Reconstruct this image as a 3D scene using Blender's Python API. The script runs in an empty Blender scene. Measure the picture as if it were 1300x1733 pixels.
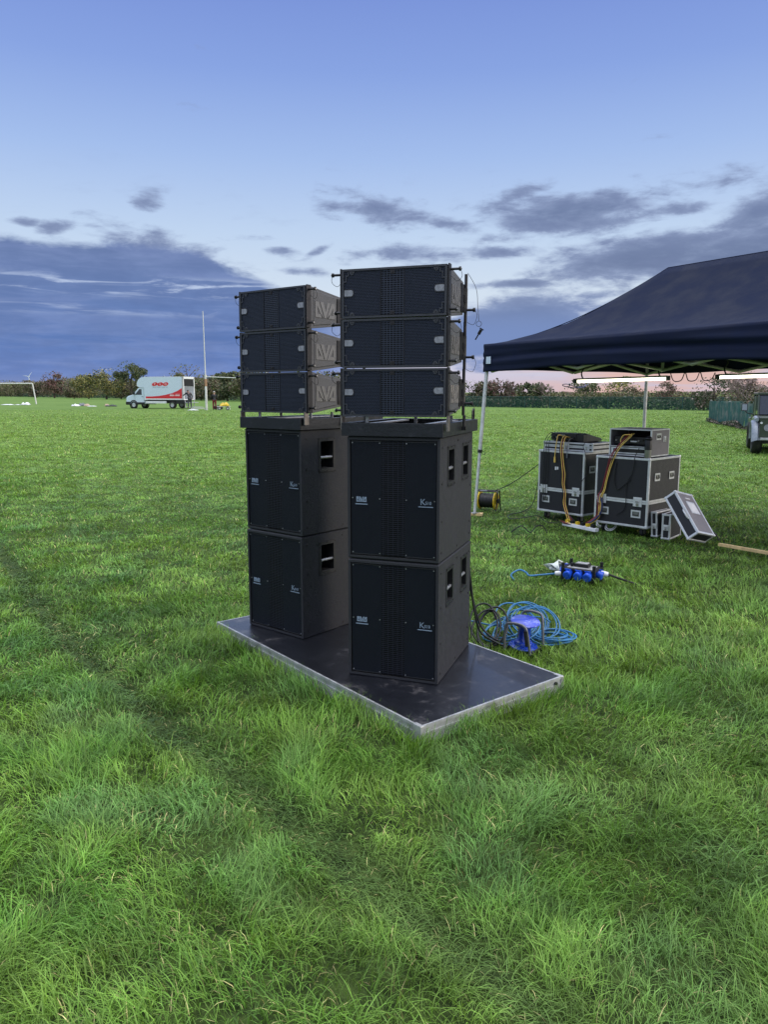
import bpy, bmesh, math, random
import numpy as np
from mathutils import Vector, Matrix
R = math.radians
rnd = random.Random(7)
rng = np.random.default_rng(11)
scene = bpy.context.scene
COL = scene.collection

# ------------------------------------------------------------------ camera
F, HY, CAMH = 1290.0, 664.0, 1.567
PITCH = math.atan((866.5 - HY) / F)
cam = bpy.data.cameras.new('camera')
cam.sensor_fit = 'VERTICAL'
cam.sensor_height = 36.0
cam.lens = 36.0 * F / 1733.0
cam.clip_start = 0.05
cam.clip_end = 12000
camo = bpy.data.objects.new('camera', cam)
COL.objects.link(camo)
camo.location = (0, 0, CAMH)
camo.rotation_euler = (math.pi / 2 - PITCH, 0, 0)
scene.camera = camo

# ------------------------------------------------------------------ exposure, sun, sky
scene.view_settings.view_transform = 'Standard'
scene.view_settings.look = 'None'
scene.view_settings.gamma = 1.0
scene.view_settings.exposure = 0.0

SUN_EL, SUN_AZ = R(15), R(104)          # azimuth from +Y towards +X: low, right of and behind the camera
sun = bpy.data.lights.new('sun', 'SUN')
sun.energy = 1.9
sun.angle = R(22)
sun.color = (1.0, 0.86, 0.73)
suno = bpy.data.objects.new('sun', sun)
COL.objects.link(suno)
sd = Vector((math.sin(SUN_AZ) * math.cos(SUN_EL), math.cos(SUN_AZ) * math.cos(SUN_EL), math.sin(SUN_EL)))
suno.rotation_euler = sd.to_track_quat('Z', 'Y').to_euler()


def ray(px, py):
    """direction in the world through a point of the 1300 x 1733 photograph"""
    x = (px - 650) / F
    y = (866.5 - py) / F
    c, s = math.cos(PITCH), math.sin(PITCH)
    return Vector((x, c + y * s, -s + y * c))


def srgb(r, g, b):
    f = lambda v: (v / 255 / 12.92) if v / 255 <= .04045 else ((v / 255 + .055) / 1.055) ** 2.4
    return (f(r), f(g), f(b), 1.0)


world = bpy.data.worlds.new('World')
scene.world = world
world.use_nodes = True


class NT:
    """small helper for building node trees"""
    def __init__(s, tree):
        s.t = tree
        s.n = tree.nodes
        s.l = tree.links

    def new(s, kind, **kw):
        nd = s.n.new(kind)
        for k, v in kw.items():
            setattr(nd, k, v)
        return nd

    def put(s, sock, v):
        if isinstance(v, bpy.types.NodeSocket):
            s.l.new(v, sock)
        elif v is not None:
            sock.default_value = v

    def m(s, op, a, b=None, c=None, clamp=False):
        nd = s.new('ShaderNodeMath', operation=op, use_clamp=clamp)
        s.put(nd.inputs[0], a)
        if b is not None: s.put(nd.inputs[1], b)
        if c is not None: s.put(nd.inputs[2], c)
        return nd.outputs[0]

    def mix(s, f, a, b, mode='MIX'):
        nd = s.new('ShaderNodeMix', data_type='RGBA', blend_type=mode)
        s.put(nd.inputs[0], f)
        s.put(nd.inputs[6], a)
        s.put(nd.inputs[7], b)
        return nd.outputs[2]

    def mr(s, v, a, b, c=0.0, d=1.0, interp='SMOOTHSTEP'):
        nd = s.new('ShaderNodeMapRange', interpolation_type=interp)
        s.put(nd.inputs[0], v)
        for i, q in zip((1, 2, 3, 4), (a, b, c, d)):
            s.put(nd.inputs[i], q)
        return nd.outputs[0]

    def comb(s, x, y, z=0.0):
        nd = s.new('ShaderNodeCombineXYZ')
        for i, q in enumerate((x, y, z)): s.put(nd.inputs[i], q)
        return nd.outputs[0]

    def sep(s, v):
        nd = s.new('ShaderNodeSeparateXYZ')
        s.put(nd.inputs[0], v)
        return nd.outputs

    def noise(s, vec, scale=5.0, detail=4.0, rough=.5, dist=0.0):
        nd = s.new('ShaderNodeTexNoise')
        if vec is not None: s.put(nd.inputs['Vector'], vec)
        nd.inputs['Scale'].default_value = scale
        nd.inputs['Detail'].default_value = detail
        nd.inputs['Roughness'].default_value = rough
        nd.inputs['Distortion'].default_value = dist
        return nd.outputs['Fac']

    def ramp(s, f, stops, interp='LINEAR'):
        nd = s.new('ShaderNodeValToRGB')
        s.put(nd.inputs[0], f)
        cr = nd.color_ramp
        cr.interpolation = interp
        while len(cr.elements) < len(stops): cr.elements.new(.5)
        for e, (p, c) in zip(cr.elements, stops):
            e.position = p
            e.color = c if len(c) == 4 else (*c, 1)
        return nd.outputs[0]


def build_world():
    g = NT(world.node_tree)
    for nd in list(g.n): g.n.remove(nd)
    out = g.new('ShaderNodeOutputWorld')
    bg = g.new('ShaderNodeBackground')
    bg.inputs['Strength'].default_value = 0.1
    g.l.new(bg.outputs[0], out.inputs[0])
    tc = g.new('ShaderNodeTexCoord')
    X, Y, Z = g.sep(tc.outputs['Generated'])
    az = g.m('MULTIPLY', g.m('ARCTAN2', X, Y), 180 / math.pi)      # degrees, + to the right
    el = g.m('MULTIPLY', g.m('ARCSINE', Z), 180 / math.pi)
    # clear evening air: pale near the horizon, deep blue higher up, and the bright high sky above the picture
    t = g.m('DIVIDE', el, 90.0, clamp=True)
    S = lambda d: d / 90.0
    air = g.ramp(t, [(0.0, srgb(206, 196, 216)), (S(3), srgb(210, 216, 236)), (S(7), srgb(213, 227, 243)),
                     (S(11), srgb(194, 215, 243)), (S(16), srgb(165, 192, 239)), (S(21), srgb(138, 166, 229)),
                     (S(28), srgb(114, 139, 214)), (S(40), srgb(126, 152, 214)), (1.0, srgb(140, 162, 214))])
    # rose band low on the right
    pk = g.m('MULTIPLY', g.mr(az, 6.0, 17.0), g.mr(el, 4.2, 1.2))
    pk = g.m('MULTIPLY', pk, g.mr(az, 60.0, 35.0))
    pn = g.noise(g.comb(g.m('MULTIPLY', az, .10), g.m('MULTIPLY', el, 1.3)), 1.0, 4, .55)
    pk = g.m('MULTIPLY', pk, g.mr(pn, .30, .55))
    air = g.mix(g.m('MULTIPLY', pk, .85), air, srgb(228, 186, 174))

    # clouds: noise stretched sideways, plus the banks where they stand in this sky
    vec = g.comb(g.m('MULTIPLY', az, .075), g.m('MULTIPLY', el, .26))
    n1 = g.noise(vec, 1.7, 8, .60, .35)
    n2 = g.noise(g.comb(g.m('MULTIPLY', az, .33), g.m('MULTIPLY', el, .95)), 1.0, 7, .62, .2)
    nn = g.m('ADD', g.m('MULTIPLY', n1, .55), g.m('MULTIPLY', n2, .45))
    tot = None
    E = [  # x, y, half width, half height (photograph units), weight, tilt
        (640, 358, 90, 24, .42, -.10), (770, 384, 70, 14, .30, -.2), (250, 343, 34, 15, .33, .15),
        (96, 383, 34, 14, .30, .3), (40, 376, 26, 8, .24, 0), (180, 392, 45, 9, .25, -.25), (290, 418, 150, 26, .27, -.16), (478, 425, 34, 9, .33, 0),
        (540, 424, 26, 8, .26, .4), (700, 432, 120, 17, .31, .02), (845, 426, 80, 12, .30, .0), (960, 362, 130, 34, .42, .06),
        (890, 318, 70, 24, .26, .2), (1150, 352, 90, 13, .30, .1), (1290, 352, 60, 34, .38, .2), (1230, 300, 70, 26, .18, .4),
        (1100, 440, 150, 32, .52, .04), (1250, 436, 170, 34, .50, .0), (1330, 420, 140, 44, .4, 0), (880, 480, 60, 8, .30, 0), (800, 484, 40, 8, .2, 0), (860, 400, 120, 14, .24, 0),
        (510, 460, 60, 8, .24, -.1), (860, 560, 120, 44, .62, .12), (1000, 540, 150, 22, .3, .25), (1100, 236, 60, 8, .12, 0),
        (1010, 500, 70, 10, .24, .1), (420, 404, 60, 10, .2, 0),
    ]
    for (px, py, rx, ry, w, tilt) in E:
        d = ray(px, py).normalized()
        a0 = math.degrees(math.atan2(d.x, d.y)); e0 = math.degrees(math.asin(d.z))
        sx, sy = math.degrees(rx / F) * .95, math.degrees(ry / F)
        da = g.m('SUBTRACT', az, a0)
        de = g.m('SUBTRACT', g.m('SUBTRACT', el, e0), g.m('MULTIPLY', da, tilt))
        q = g.m('ADD', g.m('POWER', g.m('ABSOLUTE', g.m('DIVIDE', da, sx)), 2.0), g.m('POWER', g.m('ABSOLUTE', g.m('DIVIDE', de, sy)), 2.0))
        e = g.m('MULTIPLY', g.m('EXPONENT', g.m('MULTIPLY', q, -.8)), w)
        tot = e if tot is None else g.m('MAXIMUM', tot, e)
    # the long bank on the left: a nearly level top at 10 degrees, thinning out at its right end
    top = g.m('ADD', 10.0, g.m('MULTIPLY', g.m('MAXIMUM', g.m('ADD', az, 14.0), 0.0), -.40))
    top = g.m('ADD', top, g.m('MULTIPLY', g.m('SUBTRACT', n2, .5), 1.5))
    bank = g.mr(g.m('SUBTRACT', top, el), -.25, .55)
    bank = g.m('MULTIPLY', bank, g.mr(az, 3.0, -6.0))
    # gaps and ragged streaks in the bank
    stn = g.noise(g.comb(g.m('MULTIPLY', az, .10), g.m('MULTIPLY', el, .9), 3.1), 1.5, 8, .6, .5)
    gapz = g.m('MULTIPLY', g.mr(g.m('ABSOLUTE', g.m('SUBTRACT', el, 7.2)), .9, .1), g.mr(stn, .47, .60))
    gapz2 = g.m('MULTIPLY', g.mr(g.m('ABSOLUTE', g.m('SUBTRACT', el, 5.6)), .5, .1), g.m('MULTIPLY', g.mr(stn, .5, .68), .45))
    gapz = g.m('MAXIMUM', gapz, gapz2)
    cl = g.m('ADD', nn, tot)
    thr = g.mr(cl, .60, .80)
    thin = g.m('MULTIPLY', g.mr(el, 18.0, 9.0), g.mr(nn, .52, .72))       # faint loose wisps low down
    cloud = g.m('MAXIMUM', thr, g.m('MULTIPLY', thin, .35))
    ccol = g.mix(g.mr(cl, .66, .98), srgb(148, 164, 200), srgb(98, 114, 154))
    ccol = g.mix(g.m('MULTIPLY', g.mr(n2, .40, .66), .45), ccol, srgb(116, 130, 170))
    ccol = g.mix(g.mr(el, 7.5, 4.0), ccol, srgb(108, 134, 190))
    sky = g.mix(g.m('MULTIPLY', cloud, .93), air, ccol)
    bt = g.m('DIVIDE', el, 12.0, clamp=True)
    bcol = g.ramp(bt, [(0.0, srgb(150, 162, 204)), (.10, srgb(108, 136, 200)), (.30, srgb(92, 123, 186)), (.6, srgb(104, 128, 180)), (1.0, srgb(116, 132, 172))])
    bcol = g.mix(g.m('MULTIPLY', g.mr(stn, .35, .66), .38), bcol, srgb(140, 158, 208))
    bcol = g.mix(g.m('MULTIPLY', g.mr(n2, .34, .62), .30), bcol, srgb(84, 106, 158))
    bcol = g.mix(gapz, bcol, srgb(186, 202, 232))
    sky = g.mix(bank, sky, bcol)
    # unseen sky overhead and behind the camera, brightened to light the grass below
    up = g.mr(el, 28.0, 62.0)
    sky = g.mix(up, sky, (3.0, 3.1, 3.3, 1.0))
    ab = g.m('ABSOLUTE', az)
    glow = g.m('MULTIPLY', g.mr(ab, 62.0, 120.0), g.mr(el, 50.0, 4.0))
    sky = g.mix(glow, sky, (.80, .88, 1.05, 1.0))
    # the physical sky for the same low sun, a small share of the whole
    st = g.new('ShaderNodeTexSky', sky_type='NISHITA')
    st.sun_disc = False
    st.sun_elevation = SUN_EL
    st.sun_rotation = SUN_AZ
    phys = g.mix(1.0, st.outputs[0], (.1, .1, .1, 1), 'MULTIPLY')
    sky = g.mix(.04, sky, phys)
    sky = g.mix(1.0, sky, (10, 10, 10, 1), 'MULTIPLY')
    below = g.mr(el, -.4, -1.5)
    sky = g.mix(below, sky, (.5, .9, .3, 1))
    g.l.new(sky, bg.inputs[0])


build_world()

# ------------------------------------------------------------------ materials
MATS = {}


def mat(name, col, rough=.5, metal=0.0, var=.12, scale=14.0, bump=0.0, bscale=120.0, coat=0.0, spec=.5, emit=None, alpha=None, dirt=None):
    if name in MATS: return MATS[name]
    m = bpy.data.materials.new(name)
    m.use_nodes = True
    g = NT(m.node_tree)
    b = g.n['Principled BSDF']
    tc = g.new('ShaderNodeTexCoord')
    n = g.noise(tc.outputs['Object'], scale, 5, .6)
    c = (*col[:3], 1)
    lo = tuple(max(0, v * (1 - var)) for v in col[:3]) + (1,)
    hi = tuple(min(1, v * (1 + var)) for v in col[:3]) + (1,)
    base = g.mix(g.mr(n, .3, .7), lo, hi)
    if dirt:
        n2 = g.noise(tc.outputs['Object'], dirt[1], 6, .7)
        base = g.mix(g.m('MULTIPLY', g.mr(n2, dirt[2], dirt[3]), dirt[4]), base, (*dirt[0], 1))
    g.l.new(base, b.inputs['Base Color'])
    g.l.new(g.mr(n, .3, .7, rough * .85, min(1, rough * 1.15)), b.inputs['Roughness'])
    b.inputs['Metallic'].default_value = metal
    b.inputs['Specular IOR Level'].default_value = spec
    b.inputs['Coat Weight'].default_value = coat
    if bump:
        nb = g.noise(tc.outputs['Object'], bscale, 3, .6)
        bp = g.new('ShaderNodeBump')
        bp.inputs['Strength'].default_value = bump
        bp.inputs['Distance'].default_value = .01
        g.l.new(nb, bp.inputs['Height'])
        g.l.new(bp.outputs[0], b.inputs['Normal'])
    if emit:
        b.inputs['Emission Color'].default_value = (*emit[0], 1)
        b.inputs['Emission Strength'].default_value = emit[1]
    MATS[name] = m
    return m


def grille_mat(name, bw, rh, mort, hole, rim, rough=.45, offset=.5):
    m = bpy.data.materials.new(name)
    m.use_nodes = True
    g = NT(m.node_tree)
    b = g.n['Principled BSDF']
    tc = g.new('ShaderNodeTexCoord')
    X, Y, Z = g.sep(tc.outputs['Object'])
    br = g.new('ShaderNodeTexBrick')
    br.offset = offset
    g.l.new(g.comb(X, Z), br.inputs['Vector'])
    br.inputs['Scale'].default_value = 1.0
    br.inputs['Brick Width'].default_value = bw
    br.inputs['Row Height'].default_value = rh
    br.inputs['Mortar Size'].default_value = mort
    br.inputs['Mortar Smooth'].default_value = .15
    br.inputs['Color1'].default_value = (*hole, 1)
    br.inputs['Color2'].default_value = (*[h * .7 for h in hole], 1)
    br.inputs['Mortar'].default_value = (*rim, 1)
    n = g.noise(tc.outputs['Object'], 9.0, 4, .6)
    c = g.mix(g.m('MULTIPLY', g.mr(n, .4, .7), .35), br.outputs['Color'], (*[r * .5 for r in rim], 1))
    g.l.new(c, b.inputs['Base Color'])
    bp = g.new('ShaderNodeBump')
    bp.inputs['Strength'].default_value = .6
    bp.inputs['Distance'].default_value = .002
    g.l.new(br.outputs['Fac'], bp.inputs['Height'])
    g.l.new(bp.outputs[0], b.inputs['Normal'])
    b.inputs['Roughness'].default_value = rough
    b.inputs['Specular IOR Level'].default_value = .18
    MATS[name] = m
    return m


M_CAB = mat('textured_black_paint', (.013, .0145, .020), .60, var=.2, bump=.5, bscale=260, scale=30, dirt=((.12, .11, .10), 9, .62, .8, .18))
M_CABD = mat('black_edge_paint', (.008, .009, .012), .5, bump=.3, bscale=300)
M_BEZ = mat('blue_black_bezel', (.030, .033, .042), .5, bump=.3, bscale=300)
M_GSIDE = grille_mat('perforated_steel', .0095, .0072, .0014, (.001, .002, .005), (.026, .034, .056))
M_GSUB = grille_mat('fine_perforated_steel', .0070, .0055, .0010, (.0015, .002, .004), (.008, .012, .021))
M_GMID = grille_mat('slotted_steel', .0165, .0105, .0015, (.001, .002, .005), (.042, .052, .078), offset=0.0)
M_GMIDS = grille_mat('slotted_steel_dull', .026, .0105, .0011, (.001, .0015, .003), (.018, .021, .034), offset=0.0)
M_MODCAB = mat('grey_moulded_plastic', (.076, .078, .083), .5, bump=.35, bscale=300, var=.1, dirt=((.2, .19, .17), 12, .62, .8, .2))
M_LOGO = mat('polished_logo_relief', (.155, .15, .145), .28, metal=.1, var=.06)
M_FRAME = mat('rigging_metal', (.17, .155, .14), .42, metal=.6, var=.25, scale=30, dirt=((.35, .30, .24), 22, .55, .7, .5))
M_RIGD = mat('dark_rigging_steel', (.025, .024, .026), .42, metal=.5, dirt=((.15, .11, .09), 30, .6, .75, .5))
M_PIN = mat('zinc_pin', (.35, .34, .33), .35, metal=.9)
M_TRAY = mat('black_steel_frame', (.010, .012, .017), .42, metal=.2, bump=.15, bscale=60, dirt=((.07, .07, .08), 16, .60, .76, .35))
M_BADGE = mat('badge_print', (.20, .26, .34), .4)
M_WIN = mat('handle_lens', (.23, .24, .27), .35, var=.25, scale=60)
M_HAND = mat('handle_bar_metal', (.30, .31, .33), .3, metal=.5)
M_VOID = mat('dark_recess', (.002, .002, .003), .8)
M_DECK = mat('worn_phenolic_deck', (.007, .008, .012), .33, spec=.9, coat=.25, bump=.12, bscale=400, var=.3, scale=6, dirt=((.13, .12, .12), 6, .54, .72, .6))
M_ALU = mat('weathered_aluminium', (.42, .43, .44), .45, metal=.45, var=.18, dirt=((.25, .21, .17), 20, .52, .72, .6))
M_ALUC = mat('case_aluminium', (.62, .64, .66), .38, metal=.35, var=.1, dirt=((.30, .28, .25), 25, .58, .74, .4))
M_PLY = mat('case_laminate', (.012, .012, .017), .5, bump=.2, bscale=350, dirt=((.10, .09, .09), 18, .62, .8, .3))
M_PLYG = mat('grey_case_laminate', (.18, .17, .19), .55, bump=.2, bscale=350)
M_BLACK = mat('black_plastic', (.007, .007, .009), .4)
M_RUB = mat('black_rubber', (.012, .012, .013), .6)
M_CABB = mat('black_cable_jacket', (.012, .012, .014), .45)
M_BLUEC = mat('blue_cable_jacket', (.022, .15, .33), .38, var=.2, scale=8)
M_BLUEP = mat('blue_plastic', (.006, .040, .36), .25, var=.1)
M_BLUES = mat('blue_socket_plastic', (.012, .085, .60), .28)
M_YEL = mat('yellow_plastic', (.66, .45, .02), .42, dirt=((.10, .08, .03), 30, .55, .7, .5))
M_YELC = mat('yellow_cable_jacket', (.80, .55, .12), .45)
M_REDC = mat('red_cable_jacket', (.20, .018, .025), .45)
M_WHITEP = mat('white_plastic', (.72, .73, .76), .4)
M_GREYT = mat('grey_tube', (.14, .15, .17), .4, metal=.4, dirt=((.25, .24, .22), 30, .5, .7, .6))
M_TENT = mat('dark_tent_fabric', (.009, .014, .036), .85, var=.12, scale=3, bump=.3, bscale=5, spec=.15)
M_POLE = mat('pale_tent_pole', (.60, .62, .62), .38, metal=.15, dirt=((.35, .36, .36), 8, .5, .7, .5))
M_TRUSS = mat('painted_truss_bar', (.55, .58, .50), .4, metal=.1)
M_WOOD = mat('raw_pine', (.68, .50, .24), .7, bump=.3, bscale=40, dirt=((.35, .22, .10), 12, .5, .7, .5))
M_LAMP = mat('lit_tube', (.9, .9, .85), .4, emit=((1.0, .92, .70), 3.6))
M_BARK = mat('tree_bark', (.07, .055, .045), .9, var=.3)
M_TWIG = mat('pale_twig', (.20, .15, .14), .9, var=.3)
M_FENCEG = mat('green_fence_sheet', (.012, .085, .080), .6, var=.25, scale=1.2, dirt=((.17, .18, .17), 2.2, .44, .66, .8))
M_FPOST = mat('green_fence_post', (.012, .055, .05), .5)
M_CONC = mat('concrete_post', (.33, .33, .32), .8)
M_WHITE = mat('white_gloss_paint', (.60, .60, .58), .35, dirt=((.42, .38, .33), 6, .6, .78, .4))
M_VANP = mat('van_blue_white_paint', (.58, .68, .78), .28, coat=.3, var=.04)
M_VANW = mat('van_white_panel', (.74, .75, .77), .4)
M_VANR = mat('van_red_vinyl', (.62, .018, .028), .35)
M_GLASS = mat('dark_glass', (.03, .035, .045), .08, spec=.8)
M_TYRE = mat('tyre_rubber', (.018, .018, .019), .75, dirt=((.10, .09, .08), 10, .5, .7, .5))
M_RIM = mat('wheel_rim', (.55, .56, .58), .35, metal=.5)
M_SKIN = mat('skin', (.50, .30, .22), .55)
M_HAIRG = mat('grey_hair', (.35, .32, .32), .7)
M_HAIRB = mat('dark_hair', (.02, .016, .014), .7)
M_JKT = mat('black_jacket', (.012, .013, .018), .7)
M_TRG = mat('grey_trousers', (.045, .050, .065), .8)
M_TRR = mat('dark_red_trousers', (.14, .012, .018), .8)
M_4X4 = mat('dull_green_paint', (.034, .050, .032), .38, coat=.2)
M_4X4L = mat('pale_wing_paint', (.25, .28, .33), .3, coat=.2)
M_TUR = mat('turbine_white', (.62, .66, .74), .5)
M_PLASTB = mat('clear_bag_plastic', (.62, .68, .64), .25)


# ------------------------------------------------------------------ object helpers
def link(o, parent=None):
    COL.objects.link(o)
    if parent is not None: o.parent = parent
    return o


def tag(o, label=None, cat=None, group=None, kind=None):
    if label: o['label'] = label
    if cat: o['category'] = cat
    if group: o['group'] = group
    if kind: o['kind'] = kind
    return o


def thing(name, label, cat, loc=(0, 0, 0), rz=0.0, group=None, rx=0.0, ry=0.0):
    o = bpy.data.objects.new(name, None)
    o.empty_display_size = .2
    link(o)
    o.location = loc
    o.rotation_euler = (rx, ry, rz)
    return tag(o, label, cat, group)


class MB:
    def __init__(s):
        s.v = []; s.f = []; s.mi = []; s.sm = []; s.mats = []

    def _m(s, m):
        if m is None: return 0
        if m not in s.mats: s.mats.append(m)
        return s.mats.index(m)

    def add(s, vs, fs, m=None, smooth=False, M=None):
        o = len(s.v)
        if M is not None: vs = [M @ Vector(v) for v in vs]
        s.v += [tuple(v) for v in vs]
        s.f += [tuple(i + o for i in f) for f in fs]
        k = s._m(m)
        s.mi += [k] * len(fs); s.sm += [smooth] * len(fs)
        return s

    def box(s, x0, x1, y0, y1, z0, z1, m=None, M=None, bev=0.0):
        if bev:
            bm = bmesh.new()
            bmesh.ops.create_cube(bm, size=1)
            for v in bm.verts:
                v.co = ((x0 + x1) / 2 + v.co.x * (x1 - x0), (y0 + y1) / 2 + v.co.y * (y1 - y0), (z0 + z1) / 2 + v.co.z * (z1 - z0))
            bmesh.ops.bevel(bm, geom=bm.edges[:], offset=bev, segments=2, affect='EDGES', profile=.6)
            bm.verts.index_update()
            s.add([v.co.copy() for v in bm.verts], [[v.index for v in f.verts] for f in bm.faces], m, False, M)
            bm.free()
            return s
        vs = [(x, y, z) for x in (x0, x1) for y in (y0, y1) for z in (z0, z1)]
        return s.add(vs, [(0, 1, 3, 2), (4, 6, 7, 5), (0, 4, 5, 1), (2, 3, 7, 6), (0, 2, 6, 4), (1, 5, 7, 3)], m, False, M)

    def cyl(s, p0, p1, r0, r1=None, n=12, m=None, smooth=True, caps=True, M=None):
        r1 = r0 if r1 is None else r1
        p0, p1 = Vector(p0), Vector(p1)
        q = (p1 - p0).to_track_quat('Z', 'Y')
        vs = []
        for p, r in ((p0, r0), (p1, r1)):
            for i in range(n):
                a = 2 * math.pi * i / n
                vs.append(p + q @ Vector((r * math.cos(a), r * math.sin(a), 0)))
        fs = [(i, (i + 1) % n, n + (i + 1) % n, n + i) for i in range(n)]
        s.add(vs, fs, m, smooth, M)
        if caps:
            s.add(vs, [tuple(range(n))[::-1], tuple(range(n, 2 * n))], m, False, M)
        return s

    def tube(s, pts, r, n=8, m=None, closed=False, caps=True):
        P = [Vector(p) for p in pts]
        rs = r if isinstance(r, (list, tuple)) else [r] * len(P)
        k = len(P)
        T = []
        for i in range(k):
            a = P[(i - 1) % k] if (closed or i > 0) else P[i]
            b = P[(i + 1) % k] if (closed or i < k - 1) else P[i]
            d = b - a
            T.append(d.normalized() if d.length > 1e-9 else Vector((0, 0, 1)))
        up = Vector((0, 0, 1)) if abs(T[0].z) < .9 else Vector((1, 0, 0))
        nrm = (up - T[0] * up.dot(T[0])).normalized()
        vs = []
        for i in range(k):
            nrm = nrm - T[i] * nrm.dot(T[i])
            nrm = nrm.normalized() if nrm.length > 1e-6 else T[i].orthogonal().normalized()
            bn = T[i].cross(nrm)
            for j in range(n):
                a = 2 * math.pi * j / n
                vs.append(P[i] + (nrm * math.cos(a) + bn * math.sin(a)) * rs[i])
        fs = []
        for i in range(k if closed else k - 1):
            i2 = (i + 1) % k
            for j in range(n):
                j2 = (j + 1) % n
                fs.append((i * n + j, i * n + j2, i2 * n + j2, i2 * n + j))
        s.add(vs, fs, m, True)
        if not closed and caps:
            s.add(vs, [tuple(range(n))[::-1], tuple(range((k - 1) * n, k * n))], m)
        return s

    def prism(s, poly, y0, y1, m=None, M=None, smooth=False):
        """polygon in x-z drawn out along y"""
        n = len(poly)
        vs = [(x, y0, z) for x, z in poly] + [(x, y1, z) for x, z in poly]
        fs = [tuple(range(n)), tuple(range(n, 2 * n))[::-1]]
        fs += [(i, i + n, (i + 1) % n + n, (i + 1) % n) for i in range(n)]
        return s.add(vs, fs, m, smooth, M)

    def lathe(s, prof, n=20, m=None, M=None, smooth=True):
        """(r, z) profile round z"""
        vs = []; fs = []
        for r, z in prof:
            for i in range(n):
                a = 2 * math.pi * i / n
                vs.append((r * math.cos(a), r * math.sin(a), z))
        for k in range(len(prof) - 1):
            for i in range(n):
                j = (i + 1) % n
                fs.append((k * n + i, k * n + j, (k + 1) * n + j, (k + 1) * n + i))
        return s.add(vs, fs, m, smooth, M)

    def build(s, name, m=None, parent=None, bevel=0.0):
        me = bpy.data.meshes.new(name)
        me.from_pydata(s.v, [], s.f)
        for mm in (s.mats if s.mats else [m]): me.materials.append(mm)
        me.polygons.foreach_set('material_index', s.mi)
        me.polygons.foreach_set('use_smooth', s.sm)
        bm = bmesh.new(); bm.from_mesh(me)
        bmesh.ops.recalc_face_normals(bm, faces=bm.faces)
        bm.to_mesh(me); bm.free()
        o = link(bpy.data.objects.new(name, me), parent)
        if bevel:
            b = o.modifiers.new('bevel', 'BEVEL'); b.width = bevel; b.segments = 2; b.limit_method = 'ANGLE'
        return o


def smooth_path(pts, k=8):
    P = [Vector(p) for p in pts]
    out = []
    for i in range(len(P) - 1):
        a, b, c, d = P[max(i - 1, 0)], P[i], P[i + 1], P[min(i + 2, len(P) - 1)]
        for j in range(k):
            t = j / k
            out.append(.5 * ((2 * b) + (c - a) * t + (2 * a - 5 * b + 4 * c - d) * t * t + (3 * b - a - 3 * c + d) * t ** 3))
    out.append(P[-1])
    return out


def copy_tree(o, parent=None):
    c = o.copy()
    COL.objects.link(c)
    if parent is not None: c.parent = parent
    for ch in o.children: copy_tree(ch, c)
    return c


def text_on(mb, body, size, M, m, depth=.0015, align='CENTER'):
    """lettering as thin solid geometry, added to a mesh builder"""
    cu = bpy.data.curves.new('lettering', 'FONT')
    cu.body = body; cu.size = size; cu.extrude = depth; cu.align_x = align; cu.align_y = 'CENTER'
    ob = bpy.data.objects.new('lettering', cu)
    COL.objects.link(ob)
    dg = bpy.context.evaluated_depsgraph_get()
    me = bpy.data.meshes.new_from_object(ob.evaluated_get(dg))
    mb.add([v.co.copy() for v in me.vertices], [tuple(p.vertices) for p in me.polygons], m, False, M)
    bpy.data.objects.remove(ob); bpy.data.curves.remove(cu); bpy.data.meshes.remove(me)


def on_ground(px, py, z=0.0):
    d = ray(px, py)
    p = d * ((z - CAMH) / d.z) + Vector((0, 0, CAMH))
    return p


def at_depth(px, py, Y):
    d = ray(px, py)
    return d * (Y / d.y) + Vector((0, 0, CAMH))


# ------------------------------------------------------------------ the ground
RUT = np.array([(-4.6, 8.6), (-3.4, 6.8), (-2.63, 5.57), (-1.97, 4.62), (-1.44, 3.93), (-1.04, 3.41), (-.68, 3.06), (-.46, 2.77), (-.19, 2.49), (-.02, 2.23), (.19, 1.99), (.38, 1.75), (.55, 1.4)])
RUT2 = np.array([(4.6, 5.2), (3.4, 4.5), (2.3, 4.05), (1.6, 3.5), (1.15, 3.0), (1.05, 2.4), (.9, 1.8), (.8, 1.2)])


def poly_dist(x, y, P):
    d = np.full(x.shape, 1e9)
    for (ax, ay), (bx, by) in zip(P[:-1], P[1:]):
        vx, vy = bx - ax, by - ay
        t = np.clip(((x - ax) * vx + (y - ay) * vy) / (vx * vx + vy * vy), 0, 1)
        d = np.minimum(d, np.hypot(x - ax - t * vx, y - ay - t * vy))
    return d


def vnoise(x, y, s, seed=0):
    """smooth value noise 0..1"""
    r = np.random.default_rng(seed)
    tab = r.random((256, 256))
    X, Y = x * s + 1000, y * s + 1000
    xi, yi = np.floor(X).astype(int), np.floor(Y).astype(int)
    fx, fy = X - xi, Y - yi
    fx = fx * fx * (3 - 2 * fx); fy = fy * fy * (3 - 2 * fy)
    g = lambda i, j: tab[i % 256, j % 256]
    return (g(xi, yi) * (1 - fx) + g(xi + 1, yi) * fx) * (1 - fy) + (g(xi, yi + 1) * (1 - fx) + g(xi + 1, yi + 1) * fx) * fy


def fbm(x, y, s, seed=0, o=3):
    v = 0; a = .5; t = 0
    for k in range(o):
        v = v + a * vnoise(x, y, s * 2 ** k, seed + k); t += a; a *= .5
    return v / t


def rut_amount(x, y):
    w = .065 + .06 * vnoise(x, y, 1.7, 5)
    a = np.exp(-(poly_dist(x, y, RUT) / w) ** 2)
    b = .35 * np.exp(-(poly_dist(x, y, RUT2) / (w * 1.3)) ** 2)
    return np.clip(np.maximum(a, b) * (.75 + .6 * vnoise(x, y, 2.6, 9)), 0, 1)


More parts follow.
